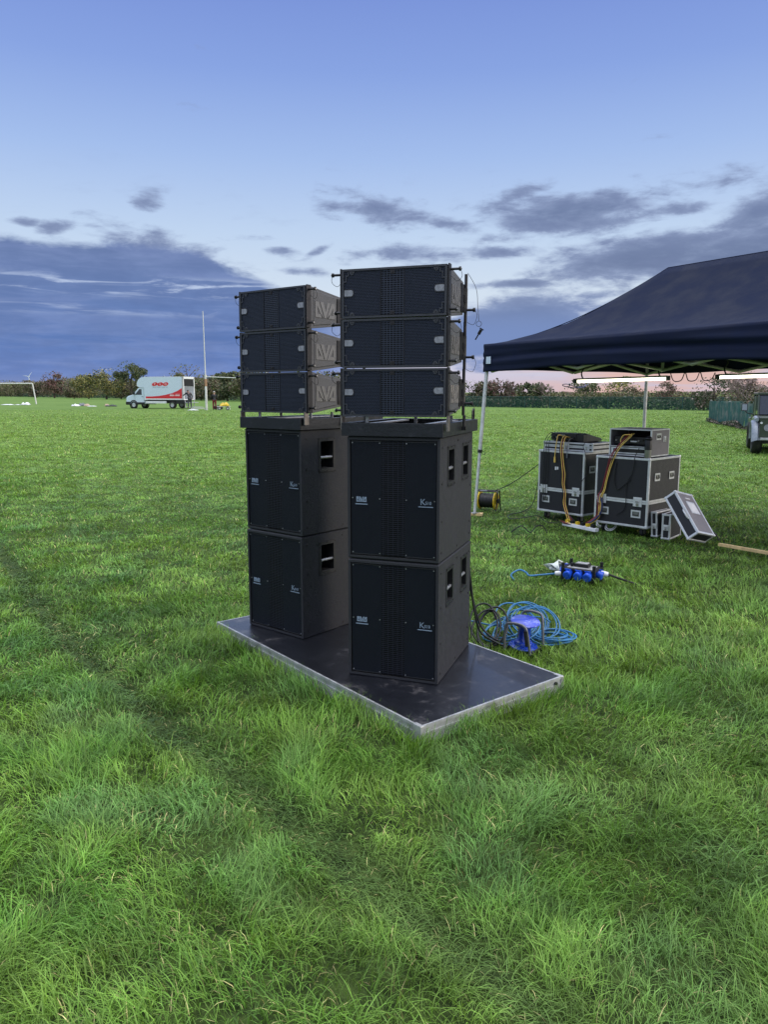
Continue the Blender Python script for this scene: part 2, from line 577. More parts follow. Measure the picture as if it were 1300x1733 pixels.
def terrain(x, y):
    near = np.clip((30 - np.hypot(x, y)) / 20, 0, 1)
    return near * ((fbm(x, y, .9, 20) - .5) * .05 - .022 * rut_amount(x, y))


def ground():
    a = np.concatenate([-np.geomspace(6000, 14, 26), np.linspace(-13, 13, 131), np.geomspace(14, 6000, 26)])
    b = np.concatenate([[-6000, -1200, -200, -40, -12, -6], np.linspace(-4, 14, 91), np.geomspace(14.6, 6000, 60)])
    gx, gy = np.meshgrid(a, b)
    gz = terrain(gx, gy) - .012
    V = np.stack([gx, gy, gz], -1).reshape(-1, 3)
    nx, ny = len(a), len(b)
    i, j = np.meshgrid(np.arange(nx - 1), np.arange(ny - 1))
    k = (j * nx + i).ravel()
    Fc = np.stack([k, k + 1, k + nx + 1, k + nx], -1)
    me = bpy.data.meshes.new('field')
    me.from_pydata(V.tolist(), [], Fc.tolist())
    me.polygons.foreach_set('use_smooth', [True] * len(me.polygons))
    o = link(bpy.data.objects.new('field', me))
    tag(o, kind='structure')
    m = bpy.data.materials.new('turf')
    m.use_nodes = True
    g = NT(m.node_tree)
    bs = g.n['Principled BSDF']
    ge = g.new('ShaderNodeNewGeometry')
    X, Y, Z = g.sep(ge.outputs['Position'])
    P = ge.outputs['Position']
    n1 = g.noise(g.comb(g.m('MULTIPLY', X, .35), g.m('MULTIPLY', Y, .12)), 1.0, 6, .6)
    n2 = g.noise(P, 9.0, 5, .7)
    n3 = g.noise(P, .9, 4, .6)
    mow = g.noise(g.comb(g.m('MULTIPLY', X, .015), g.m('MULTIPLY', Y, .11)), 1.0, 3, .5)
    c = g.mix(g.mr(n1, .3, .7), (.120, .195, .042, 1), (.165, .250, .062, 1))
    c = g.mix(g.m('MULTIPLY', g.mr(n3, .35, .7), .5), c, (.070, .165, .025, 1))
    c = g.mix(g.m('MULTIPLY', g.mr(mow, .4, .65), .40), c, (.185, .275, .068, 1))
    n4 = g.noise(P, 1.8, 7, .68)
    c = g.mix(g.m('MULTIPLY', g.mr(n4, .38, .62), .40), c, (.085, .150, .030, 1))
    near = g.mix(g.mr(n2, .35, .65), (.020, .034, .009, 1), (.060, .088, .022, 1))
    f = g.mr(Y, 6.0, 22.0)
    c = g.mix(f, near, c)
    c = g.mix(g.m('MULTIPLY', g.mr(n2, .3, .7), .22), c, (.05, .11, .02, 1))
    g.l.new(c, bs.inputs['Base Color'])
    bs.inputs['Roughness'].default_value = .9
    bs.inputs['Specular IOR Level'].default_value = .15
    bp = g.new('ShaderNodeBump'); bp.inputs['Strength'].default_value = .7; bp.inputs['Distance'].default_value = .06
    g.l.new(n2, bp.inputs['Height']); g.l.new(bp.outputs[0], bs.inputs['Normal'])
    me.materials.append(m)


ground()

DECK = [(-1.091, 4.819), (.165, 3.239)]
du = Vector((DECK[1][0] - DECK[0][0], DECK[1][1] - DECK[0][1])).normalized()
dv = Vector((-du.y, du.x))


def grass_blades():
    # density per square metre falls with distance, blades widen with it
    def rho(Y): return np.where(Y < 2.4, 14500.0, 14500.0 * (2.4 / np.maximum(Y, 2.4)) ** 1.45)
    ys = []; xs = []
    bands = [1.25, 1.8, 2.4, 3.2, 4.2, 5.5, 7, 9, 11.5, 15, 19, 24, 30, 37, 45, 56, 70]
    for y0, y1 in zip(bands[:-1], bands[1:]):
        hw = .62 * y1 + .5
        n = int((y1 - y0) * 2 * hw * float(rho(np.array((y0 + y1) / 2))))
        n = int(n * float(np.clip((74 - y0) / 55, .10, 1) ** 1.3))
        ys.append(rng.uniform(y0, y1, n)); xs.append(rng.uniform(-hw, hw, n))
    x = np.concatenate(xs); y = np.concatenate(ys)
    # clumping: pull blades towards tuft centres
    tuft = fbm(x, y, 6.5, 40, 2)
    keep = rng.random(len(x)) < .55 + .6 * np.clip((tuft - .35) * 3, 0, 1)
    rx, ry = x - DECK[0][0], y - DECK[0][1]
    a = rx * du.x + ry * du.y; b = rx * dv.x + ry * dv.y
    inside = (a > -.01) & (a < 2.03) & (b > -.01) & (b < 1.01)
    keep |= rng.random(len(x)) < rut_amount(x, y)
    keep &= ~inside
    x, y, tuft = x[keep], y[keep], tuft[keep]
    n = len(x)
    D = np.hypot(x, y)
    rut = rut_amount(x, y)
    patch = fbm(x, y, .8, 60, 3)
    rough = np.clip((fbm(x, y, .45, 77, 2) - .42) * 4, 0, 1)
    L = (.045 + .085 * rng.random(n) ** 1.6) * (.66 + .58 * patch) * (.55 + .85 * tuft)
    L *= np.where(D > 4.5, 1, 1) * np.clip(1.12 - (D - 1.5) * .085, .50, 1)
    L *= .42 + 1.10 * fbm(x, y, 5.5, 400, 2)
    L = np.clip(L, .034, .135)
    da = np.maximum(np.maximum(-a[keep], a[keep] - 2.02), 0); db = np.maximum(np.maximum(-b[keep], b[keep] - 1.0), 0)
    L = np.where(np.hypot(da, db) < .10, np.maximum(L, rng.uniform(.06, .125, n)), L)
    L *= (1 - .20 * rut)
    ang = 2 * math.pi * (fbm(x, y, 1.3, 90, 2) * 2.6) + rng.normal(0, 1.15, n)
    rang = np.arctan2(-1.0, .85) + rng.normal(0, .7, n)
    isr = rng.random(n) < rut * 1.2
    ang = np.where(isr, rang, ang)
    lean = np.clip(rng.normal(.66, .33, n) + .30 * rough + .25 * np.clip((D - 3) / 4, 0, 1), .05, 1.35)
    lean = np.where(isr, rng.uniform(1.0, 1.5, n), lean)
    ndk = np.hypot(da, db) < .10
    lean = np.where(ndk, np.minimum(lean, .55), lean)
    W = (.0021 + .0017 * rng.random(n)) * np.clip((D / 2.6), .85, None) ** .80
    L *= np.clip(D / 9.0, 1, 1.5) ** .5
    z0 = terrain(x, y) - .008
    T = np.array([0, .34, .68, 1.0])
    wprof = np.array([.85, 1.0, .66])
    cx, sx = np.cos(ang), np.sin(ang)
    fac = ang + np.pi / 2 + rng.normal(0, .6, n)
    wx, wy = np.cos(fac), np.sin(fac)
    V = np.zeros((n, 7, 3), np.float32)
    droop = .55 + .5 * rng.random(n)
    for k, t in enumerate(T):
        th = lean * (.25 + droop * t) * 1.1
        hor = L * t * np.sin(np.clip(th, 0, 1.5))
        ver = L * t * np.cos(np.clip(th, 0, 1.48))
        px_, py_, pz_ = x + cx * hor, y + sx * hor, z0 + ver
        if k < 3:
            w = W * wprof[k] / 2
            V[:, 2 * k, 0] = px_ - wx * w; V[:, 2 * k, 1] = py_ - wy * w; V[:, 2 * k, 2] = pz_
            V[:, 2 * k + 1, 0] = px_ + wx * w; V[:, 2 * k + 1, 1] = py_ + wy * w; V[:, 2 * k + 1, 2] = pz_
        else:
            V[:, 6, 0] = px_; V[:, 6, 1] = py_; V[:, 6, 2] = pz_
    base = np.arange(n)[:, None] * 7
    quads = np.concatenate([base + np.array([[0, 1, 3, 2]]), base + np.array([[2, 3, 5, 4]])], 1).reshape(-1)
    tris = (base + np.array([[4, 5, 6]])).reshape(-1)
    me = bpy.data.meshes.new('grass')
    me.vertices.add(n * 7)
    me.vertices.foreach_set('co', V.reshape(-1))
    nq, ntri = n * 2, n
    me.loops.add(len(quads) + len(tris))
    me.loops.foreach_set('vertex_index', np.concatenate([quads, tris]).astype(np.int32))
    me.polygons.add(nq + ntri)
    ls = np.concatenate([np.arange(nq) * 4, nq * 4 + np.arange(ntri) * 3]).astype(np.int32)
    me.polygons.foreach_set('loop_start', ls)
    me.update(calc_edges=False)
    me.polygons.foreach_set('use_smooth', np.ones(nq + ntri, bool))
    # colour of each blade: hue by patch, some straw, blue-green lush spots
    hue = np.clip(fbm(x, y, 3.2, 120, 3) * 1.5 - .25 + rng.normal(0, .16, n), 0, 1)
    side = np.clip(.5 + x / (1.2 * y + 1) * .9, 0, 1)      # the turf is more worn and olive on the right
    c1 = np.array([.082, .205, .028]); c2 = np.array([.178, .300, .050]); c3 = np.array([.085, .200, .080]); cs = np.array([.50, .46, .20])
    C = c1[None] * (1 - hue[:, None]) + c2[None] * hue[:, None]
    q = np.clip((fbm(x, y, 2.6, 150, 2) - .54) * 4, 0, 1)[:, None] * .48
    C = C * (1 - q) + c3[None] * q
    q = (np.clip(rut, 0, 1) * .65)[:, None]
    C = C * (1 - q) + np.array([.060, .105, .040])[None] * q
    ol = np.array([.165, .275, .060])
    q = (side * .38)[:, None]
    C = C * (1 - q) + ol[None] * q
    far = np.clip((D - 9) / 22, 0, 1)[:, None]
    C = C * (1 - .6 * far) + np.array([.190, .295, .062])[None] * .6 * far
    straw = (L < .075) & (rng.random(n) < (.030 + .05 * np.clip((fbm(x, y, 2.0, 200, 2) - .55) * 5, 0, 1)))
    C[straw] = cs[None] * rng.uniform(.6, 1.1, (int(straw.sum()), 1))
    C *= rng.uniform(.55, 1.45, (n, 1)) * (.55 + 1.10 * fbm(x, y, 8.0, 333, 2))[:, None] * (1.10 - .16 * side)[:, None] * (.86 + .28 * fbm(x, y, 2.2, 350, 2))[:, None]
    CC = np.ones((n, 7, 4), np.float32)
    CC[:, :, :3] = C[:, None, :]
    yel = np.array([1.12, 1.0, 1.0])
    CC[:, 6, :3] *= yel
    at = me.color_attributes.new('tint', 'FLOAT_COLOR', 'POINT')
    at.data.foreach_set('color', CC.reshape(-1))
    m = bpy.data.materials.new('grass_blade')
    m.use_nodes = True
    g = NT(m.node_tree)
    for nd in list(g.n): g.n.remove(nd)
    out = g.new('ShaderNodeOutputMaterial')
    ca = g.new('ShaderNodeVertexColor', layer_name='tint')
    d = g.new('ShaderNodeBsdfPrincipled'); d.inputs['Roughness'].default_value = .48; d.inputs['Specular IOR Level'].default_value = .28
    tr = g.new('ShaderNodeBsdfTranslucent')
    g.l.new(ca.outputs[0], d.inputs['Base Color'])
    g.l.new(g.mix(1.0, ca.outputs[0], (1.25, 1.15, .7, 1), 'MULTIPLY'), tr.inputs['Color'])
    mx = g.new('ShaderNodeMixShader'); mx.inputs[0].default_value = .24
    g.l.new(d.outputs[0], mx.inputs[1]); g.l.new(tr.outputs[0], mx.inputs[2]); g.l.new(mx.outputs[0], out.inputs[0])
    me.materials.append(m)
    o = link(bpy.data.objects.new('grass', me))
    tag(o, 'long green grass blades covering the near part of the playing field', 'grass', kind='stuff')
    print('blades', n)


grass_blades()

# ------------------------------------------------------------------ trees, hedge and fences round the field
def leaf_cards(mb_name, pts, size, mats, weights, parent, name='crown', flat=0.0, seed=0, up=.3):
    r = np.random.default_rng(seed)
    n = len(pts)
    S = size * r.uniform(.55, 1.25, n)
    nrm = r.normal(size=(n, 3)); nrm[:, 2] += up
    nrm /= np.linalg.norm(nrm, axis=1)[:, None]
    t = r.normal(size=(n, 3)); t -= nrm * (t * nrm).sum(1)[:, None]; t /= np.linalg.norm(t, axis=1)[:, None]
    b = np.cross(nrm, t)
    V = np.zeros((n, 5, 3))
    V[:, 0] = pts - t * S[:, None] * .5
    V[:, 1] = pts - b * S[:, None] * .38 + nrm * S[:, None] * .08
    V[:, 2] = pts + t * S[:, None] * .55
    V[:, 3] = pts + b * S[:, None] * .36 + nrm * S[:, None] * .10
    V = V[:, :4]
    me = bpy.data.meshes.new(name)
    me.vertices.add(n * 4); me.vertices.foreach_set('co', V.reshape(-1))
    me.loops.add(n * 4); me.loops.foreach_set('vertex_index', np.arange(n * 4, dtype=np.int32))
    me.polygons.add(n); me.polygons.foreach_set('loop_start', (np.arange(n) * 4).astype(np.int32))
    me.update(calc_edges=False)
    for m in mats: me.materials.append(m)
    me.polygons.foreach_set('material_index', r.choice(len(mats), n, p=weights).astype(np.int32))
    return link(bpy.data.objects.new(name, me), parent)


def leafmat(name, col): return mat(name, col, .75, var=.35, scale=.8, spec=.2)


L_OL = leafmat('olive_leaf', (0.155, 0.155, 0.074)); L_DK = leafmat('dark_leaf', (0.068, 0.088, 0.049)); L_YE = leafmat('yellow_autumn_leaf', (0.324, 0.284, 0.095))
L_BR = leafmat('brown_autumn_leaf', (0.169, 0.128, 0.097)); L_GR = leafmat('mid_green_leaf', (0.115, 0.142, 0.068)); L_RU = leafmat('russet_leaf', (0.189, 0.101, 0.095))
L_PK = leafmat('pale_twig_tip', (.30, .23, .21)); L_BK = leafmat('bramble_leaf', (0.074, 0.088, 0.054)); L_GY = leafmat('grey_green_leaf', (.09, .11, .08))


def branches(mb, base, h, spread, r0, levels, rr, m, droop=0.0, nb=(3, 5)):
    """limbs growing up and outwards; returns the tips"""
    tips = []

    def grow(p, d, ln, r, lv):
        pts = [p]; q = p.copy(); dd = d.copy()
        for k in range(3):
            dd = (dd + Vector((rr.gauss(0, .13), rr.gauss(0, .13), rr.gauss(0, .08) + .05))).normalized()
            q = q + dd * ln / 3
            pts.append(q.copy())
        mb.tube(pts, [r, r * .85, r * .7, r * .5], 5 if lv > 1 else 4, m, caps=False)
        tips.append(q.copy())
        if lv <= 0: return
        for k in range(rr.randint(*nb)):
            a = rr.uniform(0, 2 * math.pi)
            nd = (dd + Vector((math.cos(a), math.sin(a), rr.uniform(-.25, .45))) * spread).normalized()
            s = rr.uniform(.35, 1.0)
            start = pts[1].lerp(pts[3], s) if s < 1 else pts[3]
            grow(start, nd, ln * rr.uniform(.5, .78), r * .55, lv - 1)
    grow(Vector(base), Vector((rr.gauss(0, .05), rr.gauss(0, .05), 1)).normalized(), h * .40, r0, levels)
    return tips


def make_tree(name, label, x, y, h, w, mats, weights, n=1400, leaf=.3, seed=1, group=None, cat='tree', low=.12, wood=None, flatten=1.0):
    rr = random.Random(seed); r = np.random.default_rng(seed)
    t = thing(name, label, cat, (x, y, 0), 0, group)
    tb = MB()
    tb.tube([(0, 0, -.1), (rr.gauss(0, .05), 0, h * .2), (rr.gauss(0, .15), rr.gauss(0, .15), h * .5), (rr.gauss(0, .2), rr.gauss(0, .2), h * .85)], [h * .035, h * .028, h * .018, h * .006], 7)
    for k in range(7):
        a = rr.uniform(0, 6.28); z = h * rr.uniform(.2, .6)
        e = Vector((math.cos(a) * w * rr.uniform(.2, .42), math.sin(a) * w * .35, z + h * rr.uniform(.12, .3)))
        tb.tube([(0, 0, z), tuple(e * .5 + Vector((0, 0, z * .5))), tuple(e)], [h * .014, h * .009, h * .003], 5)
    tb.build('trunk', wood or M_BARK, t)
    nb = rr.randint(9, 13)
    P = []
    for k in range(nb):
        a = rr.uniform(0, 6.28); u = rr.random()
        zz = h * (low + (1 - low) * rr.uniform(.12, .86))
        f = math.sin(math.pi * min(max((zz / h - low) / (1.08 - low), .05), .97)) ** .6
        rad = w * .5 * f * math.sqrt(u) * .8
        c = np.array([math.cos(a) * rad, math.sin(a) * rad * .8, zz])
        br = w * rr.uniform(.13, .24)
        m = int(n / nb)
        d = r.normal(size=(m, 3)); d /= np.linalg.norm(d, axis=1)[:, None]
        d *= (r.random(m) ** .5)[:, None] * br
        d[:, 2] *= rr.uniform(.6, .95) * flatten
        P.append(c + d)
    # stray outer sprays
    m = int(n * .12)
    d = r.normal(size=(m, 3)); d /= np.linalg.norm(d, axis=1)[:, None]
    P.append(np.array([0, 0, h * (.5 + low / 2)]) + d * np.array([w * .5, w * .45, h * .5 * (1 - low)]) * r.uniform(.8, 1.03, m)[:, None])
    pts = np.concatenate(P)
    pts[:, 2] = np.clip(pts[:, 2], .05 * h, h * 1.02)
    leaf_cards(None, pts, leaf, mats, weights, t, 'crown', seed=seed)
    return t


def bare_tree(name, label, x, y, h, spread, seed, group=None, mat_=None, tips_mat=None, levels=4, leafn=0, leaf=.12, nb=(3, 5)):
    rr = random.Random(seed)
    t = thing(name, label, 'tree', (x, y, 0), 0, group)
    mb = MB()
    tips = branches(mb, (0, 0, -.1), h, spread, h * .022, levels, rr, mat_ or M_TWIG, nb=nb)
    mb.build('trunk', mat_ or M_TWIG, t)
    if leafn:
        r = np.random.default_rng(seed)
        T = np.array([tuple(q) for q in tips])
        pts = T[r.integers(0, len(T), leafn)] + r.normal(0, h * .02, (leafn, 3))
        pts[:, 2] = np.maximum(pts[:, 2], .1)
        leaf_cards(None, pts, leaf, [tips_mat], [1], t, 'crown', seed=seed)
    return t


def gp(px, Y):  # point on the ground at a given distance that stands on the line of a photo column
    return ((px - 650) / F * (Y * math.cos(PITCH) + CAMH * math.sin(PITCH)), Y)


BOUND = [(-190, 360), (-147, 295), (-68, 197), (-27.3, 142.6), (-4.2, 108.8), (9.1, 84.3), (19.8, 73.7), (27.6, 66.6), (45, 52)]


def along_bound(n, off=(0, 0), seed=0, lo=0.0, hi=1.0):
    P = np.array(BOUND); seg = np.hypot(*(P[1:] - P[:-1]).T)
    return P, seg


def hedge_mass(name, label, pts, depth, hfun, mats, weights, dens, leaf, seed, off, lowz=0.0):
    """a hedge that reads as one mass, grown along a line behind the fence"""
    r = np.random.default_rng(seed)
    out = []
    for (ax, ay), (bx, by) in zip(pts[:-1], pts[1:]):
        ln = math.hypot(bx - ax, by - ay)
        n = int(ln * dens)
        t = r.random(n)
        nx, ny = (by - ay) / ln, -(bx - ax) / ln
        if ny < 0: nx, ny = -nx, -ny
        o = off + r.random(n) * depth
        x = ax + (bx - ax) * t + nx * o; y = ay + (by - ay) * t + ny * o
        top = hfun(x, y)
        z = lowz + (top - lowz) * r.random(n) ** .75
        out.append(np.stack([x, y, z], -1))
    pts = np.concatenate(out)
    ob = leaf_cards(None, pts, leaf, mats, weights, None, name, seed=seed, up=0)
    me = ob.data
    tag(ob, label, 'hedge', kind='stuff')
    return ob


def far_hedges():
    # left: a tall brownish thicket
    hl = lambda x, y: 2.6 + 3.0 * vnoise(x, y, .07, 3) + 1.0 * vnoise(x, y, .35, 4)
    hedge_mass('thicket', 'long brown and olive thicket along the far left edge of the field', [(-190, 362), (-150, 300), (-68, 199), (-27.3, 145), (-12, 121)], 9, hl,
               [L_BR, L_OL, L_DK, L_BK, L_GR], [.30, .25, .17, .15, .13], 230, .40, 5, 2.0)
    hr = lambda x, y: .62 + .42 * vnoise(x, y, .30, 13) + .3 * vnoise(x, y, 1.1, 14)
    hedge_mass('bramble_hedge', 'low tangled bramble hedge behind the green mesh fence at the far right edge of the field', [(-14, 124), (-4.2, 109.5), (9.1, 85), (19.8, 74.4), (27.6, 67.2), (48, 50)], 2.2, hr,
               [L_BK, L_GY, L_DK, L_BR], [.34, .30, .22, .14], 190, .30, 6, .7)
    # distant countryside seen over the right hedge
    hd = lambda x, y: .9 + .7 * vnoise(x, y, .06, 23) ** 2 + .5 * vnoise(x, y, .3, 24)
    hedge_mass('distant_wood', 'faint low line of distant woodland on the horizon', [(-30, 195), (22, 150), (60, 128), (120, 105)], 12, hd,
               [L_OL, L_BR, L_DK], [.4, .35, .25], 170, .42, 7, 0)
    # individual trees, left
    V = [  # px, Y, h, w, kind
        (92, 215, 7.6, 7.0, 'russet'), (150, 190, 6.2, 9, 'yellow_green'), (180, 176, 7.2, 9.5, 'golden'), (222, 172, 8.4, 7.6, 'dark'),
        (318, 166, 7.8, 8.5, 'olive'), (125, 200, 5.6, 9, 'brown'), (62, 232, 5.0, 10, 'brown'), (385, 138, 5.2, 6.0, 'dark'), (205, 182, 4.8, 8, 'brown'), (360, 148, 4.3, 8, 'brown'),
        (415, 135, 5.0, 6, 'olive'), (18, 270, 5.6, 12, 'olive'), (340, 152, 4.2, 6, 'dark')]
    KM = {'russet': ([L_RU, L_BR, L_BK], [.5, .3, .2]), 'yellow_green': ([L_YE, L_OL, L_GR], [.35, .4, .25]), 'golden': ([L_YE, L_OL, L_GR, L_DK], [.38, .3, .17, .15]),
          'dark': ([L_DK, L_GR, L_OL], [.45, .3, .25]), 'olive': ([L_OL, L_GR, L_BR], [.5, .25, .25]), 'brown': ([L_BR, L_BK, L_OL], [.5, .25, .25])}
    LB = ['russet-topped tree rising from the thicket nearest the football goal',
          'pale yellow-green rounded tree in the thicket left of the golden one', 'broad golden autumn tree to the left of the box van',
          'tall dark round tree rising just above and left of the box van', 'wide olive tree behind the rear end of the box van',
          'low brown bush in the thicket between the russet and the yellow-green trees', 'low brown bush behind the football goal post', 'dark tree beyond the rugby crossbar nearest the left speaker tower',
          'brown bush in the thicket between the golden and the tall dark tree', 'brown bush just right of the white rugby post', 'olive tree seen directly beside the left speaker tower edge',
          'spreading olive tree behind the football goal at the left picture edge', 'small dark bush just left of the white rugby post']
    for k, ((px, Y, h, w, kind), lb) in enumerate(zip(V, LB)):
        x, y = gp(px, Y)
        make_tree('autumn_tree', lb, x, y, h, w, *KM[kind], n=3600, leaf=.36, seed=300 + k, group='trees along the far left edge of the field', low=.05)
    # right of the towers
    W = [(800, 93, 3.0, 4.6, 'dark'), (822, 92, 2.7, 3.4, 'brown'), (848, 90, 3.1, 4.2, 'russet2'), (868, 92, 2.8, 3.2, 'brown'), (893, 88, 2.7, 3.0, 'dark'), (915, 87, 2.7, 3.2, 'dark')]
    KM['russet2'] = ([L_RU, L_BR, L_DK], [.35, .4, .25])
    LW = ['dark bushy tree beyond the fence between the right tower and the tent pole', 'brown bush beyond the fence just right of the corner tent pole',
          'russet brown tree beyond the fence, widest of the row left of the bare tree', 'small brown tree beyond the fence between the russet and the dark one',
          'dark green low tree beyond the fence, third left of the bare tree', 'dark round tree beyond the fence beside the bare tree']
    for k, ((px, Y, h, w, kind), lb) in enumerate(zip(W, LW)):
        x, y = gp(px, Y)
        make_tree('hedgerow_tree', lb, x, y, h, w, *KM[kind], n=1500, leaf=.26, seed=400 + k, group='hedgerow trees beyond the fence', low=.05)
    x, y = gp(862, 89); bare_tree('bare_sapling', 'leafless grey twiggy tree rising behind the russet brown tree', x, y, 3.3, .6, 31, mat_=M_TWIG, levels=4)
    x, y = gp(930, 86); bare_tree('bare_tree', 'leafless pale branching tree at the right end of the dark hedgerow', x, y, 3.8, .75, 37, mat_=M_TWIG, levels=4)
    x, y = gp(985, 190); make_tree('distant_tree', 'small dark dome-shaped tree on the horizon under the first lit tube', x, y, 4.4, 9, *KM['dark'], n=1100, leaf=.5, seed=51, low=.02)
    x, y = gp(1048, 210); make_tree('distant_tree', 'pale olive dome-shaped tree on the horizon left of the rear tent pole', x, y, 5.6, 11, *KM['yellow_green'], n=500, leaf=.6, seed=52, low=.25)
    x, y = gp(1075, 160); make_tree('distant_tree', 'low brown bush on the horizon just left of the rear tent pole', x, y, 2.6, 8, *KM['brown'], n=700, leaf=.5, seed=55, low=.02)
    x, y = gp(1130, 80); make_tree('thorn_tree', 'lone russet thorn bush behind the far fence right of the rear tent pole', x, y, 2.7, 3.0, [L_RU, L_BR, L_DK], [.3, .4, .3], n=1100, leaf=.17, seed=53, low=.25)
    # bushes behind the right-hand fence
    x, y = gp(1208, 58); make_tree('hawthorn', 'dark hawthorn with pale blossom-like tips behind the left end of the green sheet fence', x, y, 2.95, 3.6, [L_DK, L_BK, L_PK], [.5, .3, .2], n=1600, leaf=.16, seed=61, low=.03)
    bt = [(1222, 52, 2.7, 63, 'pale twiggy bush behind the fence beside the dark hawthorn'), (1250, 46, 2.6, 64, 'bare twiggy bush behind the middle of the green sheet fence'),
          (1276, 41, 2.45, 65, 'bare pinkish bush behind the fence left of the off-road vehicle'), (1298, 37, 2.35, 66, 'bare pinkish bush behind the off-road vehicle at the right picture edge'), (1322, 34, 2.3, 67, 'bare bush behind the fence just outside the right picture edge')]
    for px, Y, h, sd_, lb in bt:
        x, y = gp(px, Y)
        x += 1.0
        bare_tree('bare_bush', lb, x, y, h * 1.22, .9, sd_, 'leafless bushes behind the green sheet fence', mat_=M_TWIG, tips_mat=L_PK, levels=4, leafn=2600, leaf=.085, nb=(4, 5))
    for k, (px, Y, lb) in enumerate([(1236, 49, 'brown leafy bush in front of the bare twigs behind the green sheet fence'), (1288, 38.5, 'brown undergrowth behind the fence beside the off-road vehicle mirror')]):
        x, y = gp(px, Y); x += .6
        make_tree('brown_bush', lb, x, y, 1.9, 3.4, [L_BR, L_BK, L_OL], [.5, .3, .2], n=1500, leaf=.13, seed=70 + k, low=.02, cat='bush')


far_hedges()


def mesh_fence():
    m = bpy.data.materials.new('green_wire_mesh'); m.use_nodes = True
    g = NT(m.node_tree)
    for nd in list(g.n): g.n.remove(nd)
    out = g.new('ShaderNodeOutputMaterial')
    tr = g.new('ShaderNodeBsdfTransparent')
    d = g.new('ShaderNodeBsdfDiffuse')
    ge = g.new('ShaderNodeNewGeometry')
    nz = g.noise(ge.outputs['Position'], .5, 3, .6)
    g.l.new(g.mix(g.mr(nz, .35, .65), (.010, .060, .052, 1), (.040, .085, .070, 1)), d.inputs[0])
    mx = g.new('ShaderNodeMixShader'); mx.inputs[0].default_value = .50
    g.l.new(tr.outputs[0], mx.inputs[1]); g.l.new(d.outputs[0], mx.inputs[2]); g.l.new(mx.outputs[0], out.inputs[0])
    t = thing('mesh_fence', 'low dark green wire mesh fence running along the whole far edge of the field', 'fence', (0, 0, 0))
    mb = MB()
    P = BOUND
    H = 1.12
    for (ax, ay), (bx, by) in zip(P[:-1], P[1:]):
        d_ = Vector((bx - ax, by - ay, 0)).normalized(); nn = Vector((-d_.y, d_.x, 0)) * .006
        vs = [Vector((ax, ay, 0)) - nn, Vector((bx, by, 0)) - nn, Vector((bx, by, H)) - nn, Vector((ax, ay, H)) - nn,
              Vector((ax, ay, 0)) + nn, Vector((bx, by, 0)) + nn, Vector((bx, by, H)) + nn, Vector((ax, ay, H)) + nn]
        mb.add(vs, [(0, 1, 2, 3)])
    mb.build('mesh_panel', m, t)
    rails = MB()
    for (ax, ay), (bx, by) in zip(P[:-1], P[1:]):
        rails.cyl((ax, ay, H), (bx, by, H), .022, n=5)
    rails.build('top_rail', M_FPOST, t)
    cnt = 0
    for (ax, ay), (bx, by) in reversed(list(zip(P[:-1], P[1:]))):
        ln = math.hypot(bx - ax, by - ay); k = max(1, int(ln / 3.0))
        for i in range(k):
            if cnt >= 60: break
            q = (i + .5) / k
            pb = MB().box(-.035, .035, -.035, .035, 0, H + .06)
            o = pb.build('post', M_FPOST, t)
            o.location = (ax + (bx - ax) * q, ay + (by - ay) * q - .05, 0); cnt += 1


mesh_fence()


def sheet_fence():
    A = Vector((17.8, 42.0, 0)); B = Vector((15.56, 32.63, 0))
    d = (B - A).normalized()
    t = thing('sheet_fence', 'tall green sheet-covered fence on the right with dry weeds against its foot', 'fence', A)
    n_ = Vector((d.y, -d.x, 0))
    H = 1.10
    k = 0
    L = 27.0
    w = 1.25
    s = 0.0
    while s < L:
        jt = .02 * math.sin(k * 2.3)
        vs = []; NS = 8
        pb = MB()
        for j in range(NS + 1):
            q = s + (w - .03) * j / NS
            off = jt + .022 * math.sin(j * math.pi / 2)
            for z in (0, H + .02 * math.sin(k * 1.7)):
                vs.append(d * q + n_ * off + Vector((0, 0, z)))
        pb.add(vs, [(2 * j, 2 * j + 2, 2 * j + 3, 2 * j + 1) for j in range(NS)])
        o = pb.build('panel', M_FENCEG, t)
        so = o.modifiers.new('solid', 'SOLIDIFY'); so.thickness = .012
        if k % 2 == 0:
            pp = MB().box(-.04, .04, -.04, .04, 0, H + .07)
            po = pp.build('post', M_FPOST if k % 4 else M_CONC, t)
            po.location = d * s - n_ * .07; po.rotation_euler = (0, 0, math.atan2(d.y, d.x))
        s += w; k += 1
    # the short return away from the camera at the far end
    e = Vector((.985, .17, 0))
    rb = MB().box(0, 9, -.01, .01, 0, H)
    ro = rb.build('panel', M_FENCEG, t); ro.rotation_euler = (0, 0, math.atan2(e.y, e.x)); ro.location = (.05, .06, 0)
    # weeds against the fence
    r = np.random.default_rng(5)
    n = 5200
    q = .5 + r.random(n) * 24
    P = np.array([[A.x + d.x * a - .06 - .22 * b, A.y + d.y * a, 0] for a, b in zip(q, r.random(n) ** 2)])
    hh = .55 * (.06 + .65 * vnoise(q, q * 0, .55, 8) ** 1.6) * r.random(n) ** .6
    P[:, 2] = hh
    wo = leaf_cards(None, P, .085, [L_GY, L_BK, L_PK], [.45, .3, .25], None, 'weeds', seed=9, up=0)
    tag(wo, 'pale dry weeds growing against the foot of the green sheet fence', 'weeds', kind='stuff')


sheet_fence()


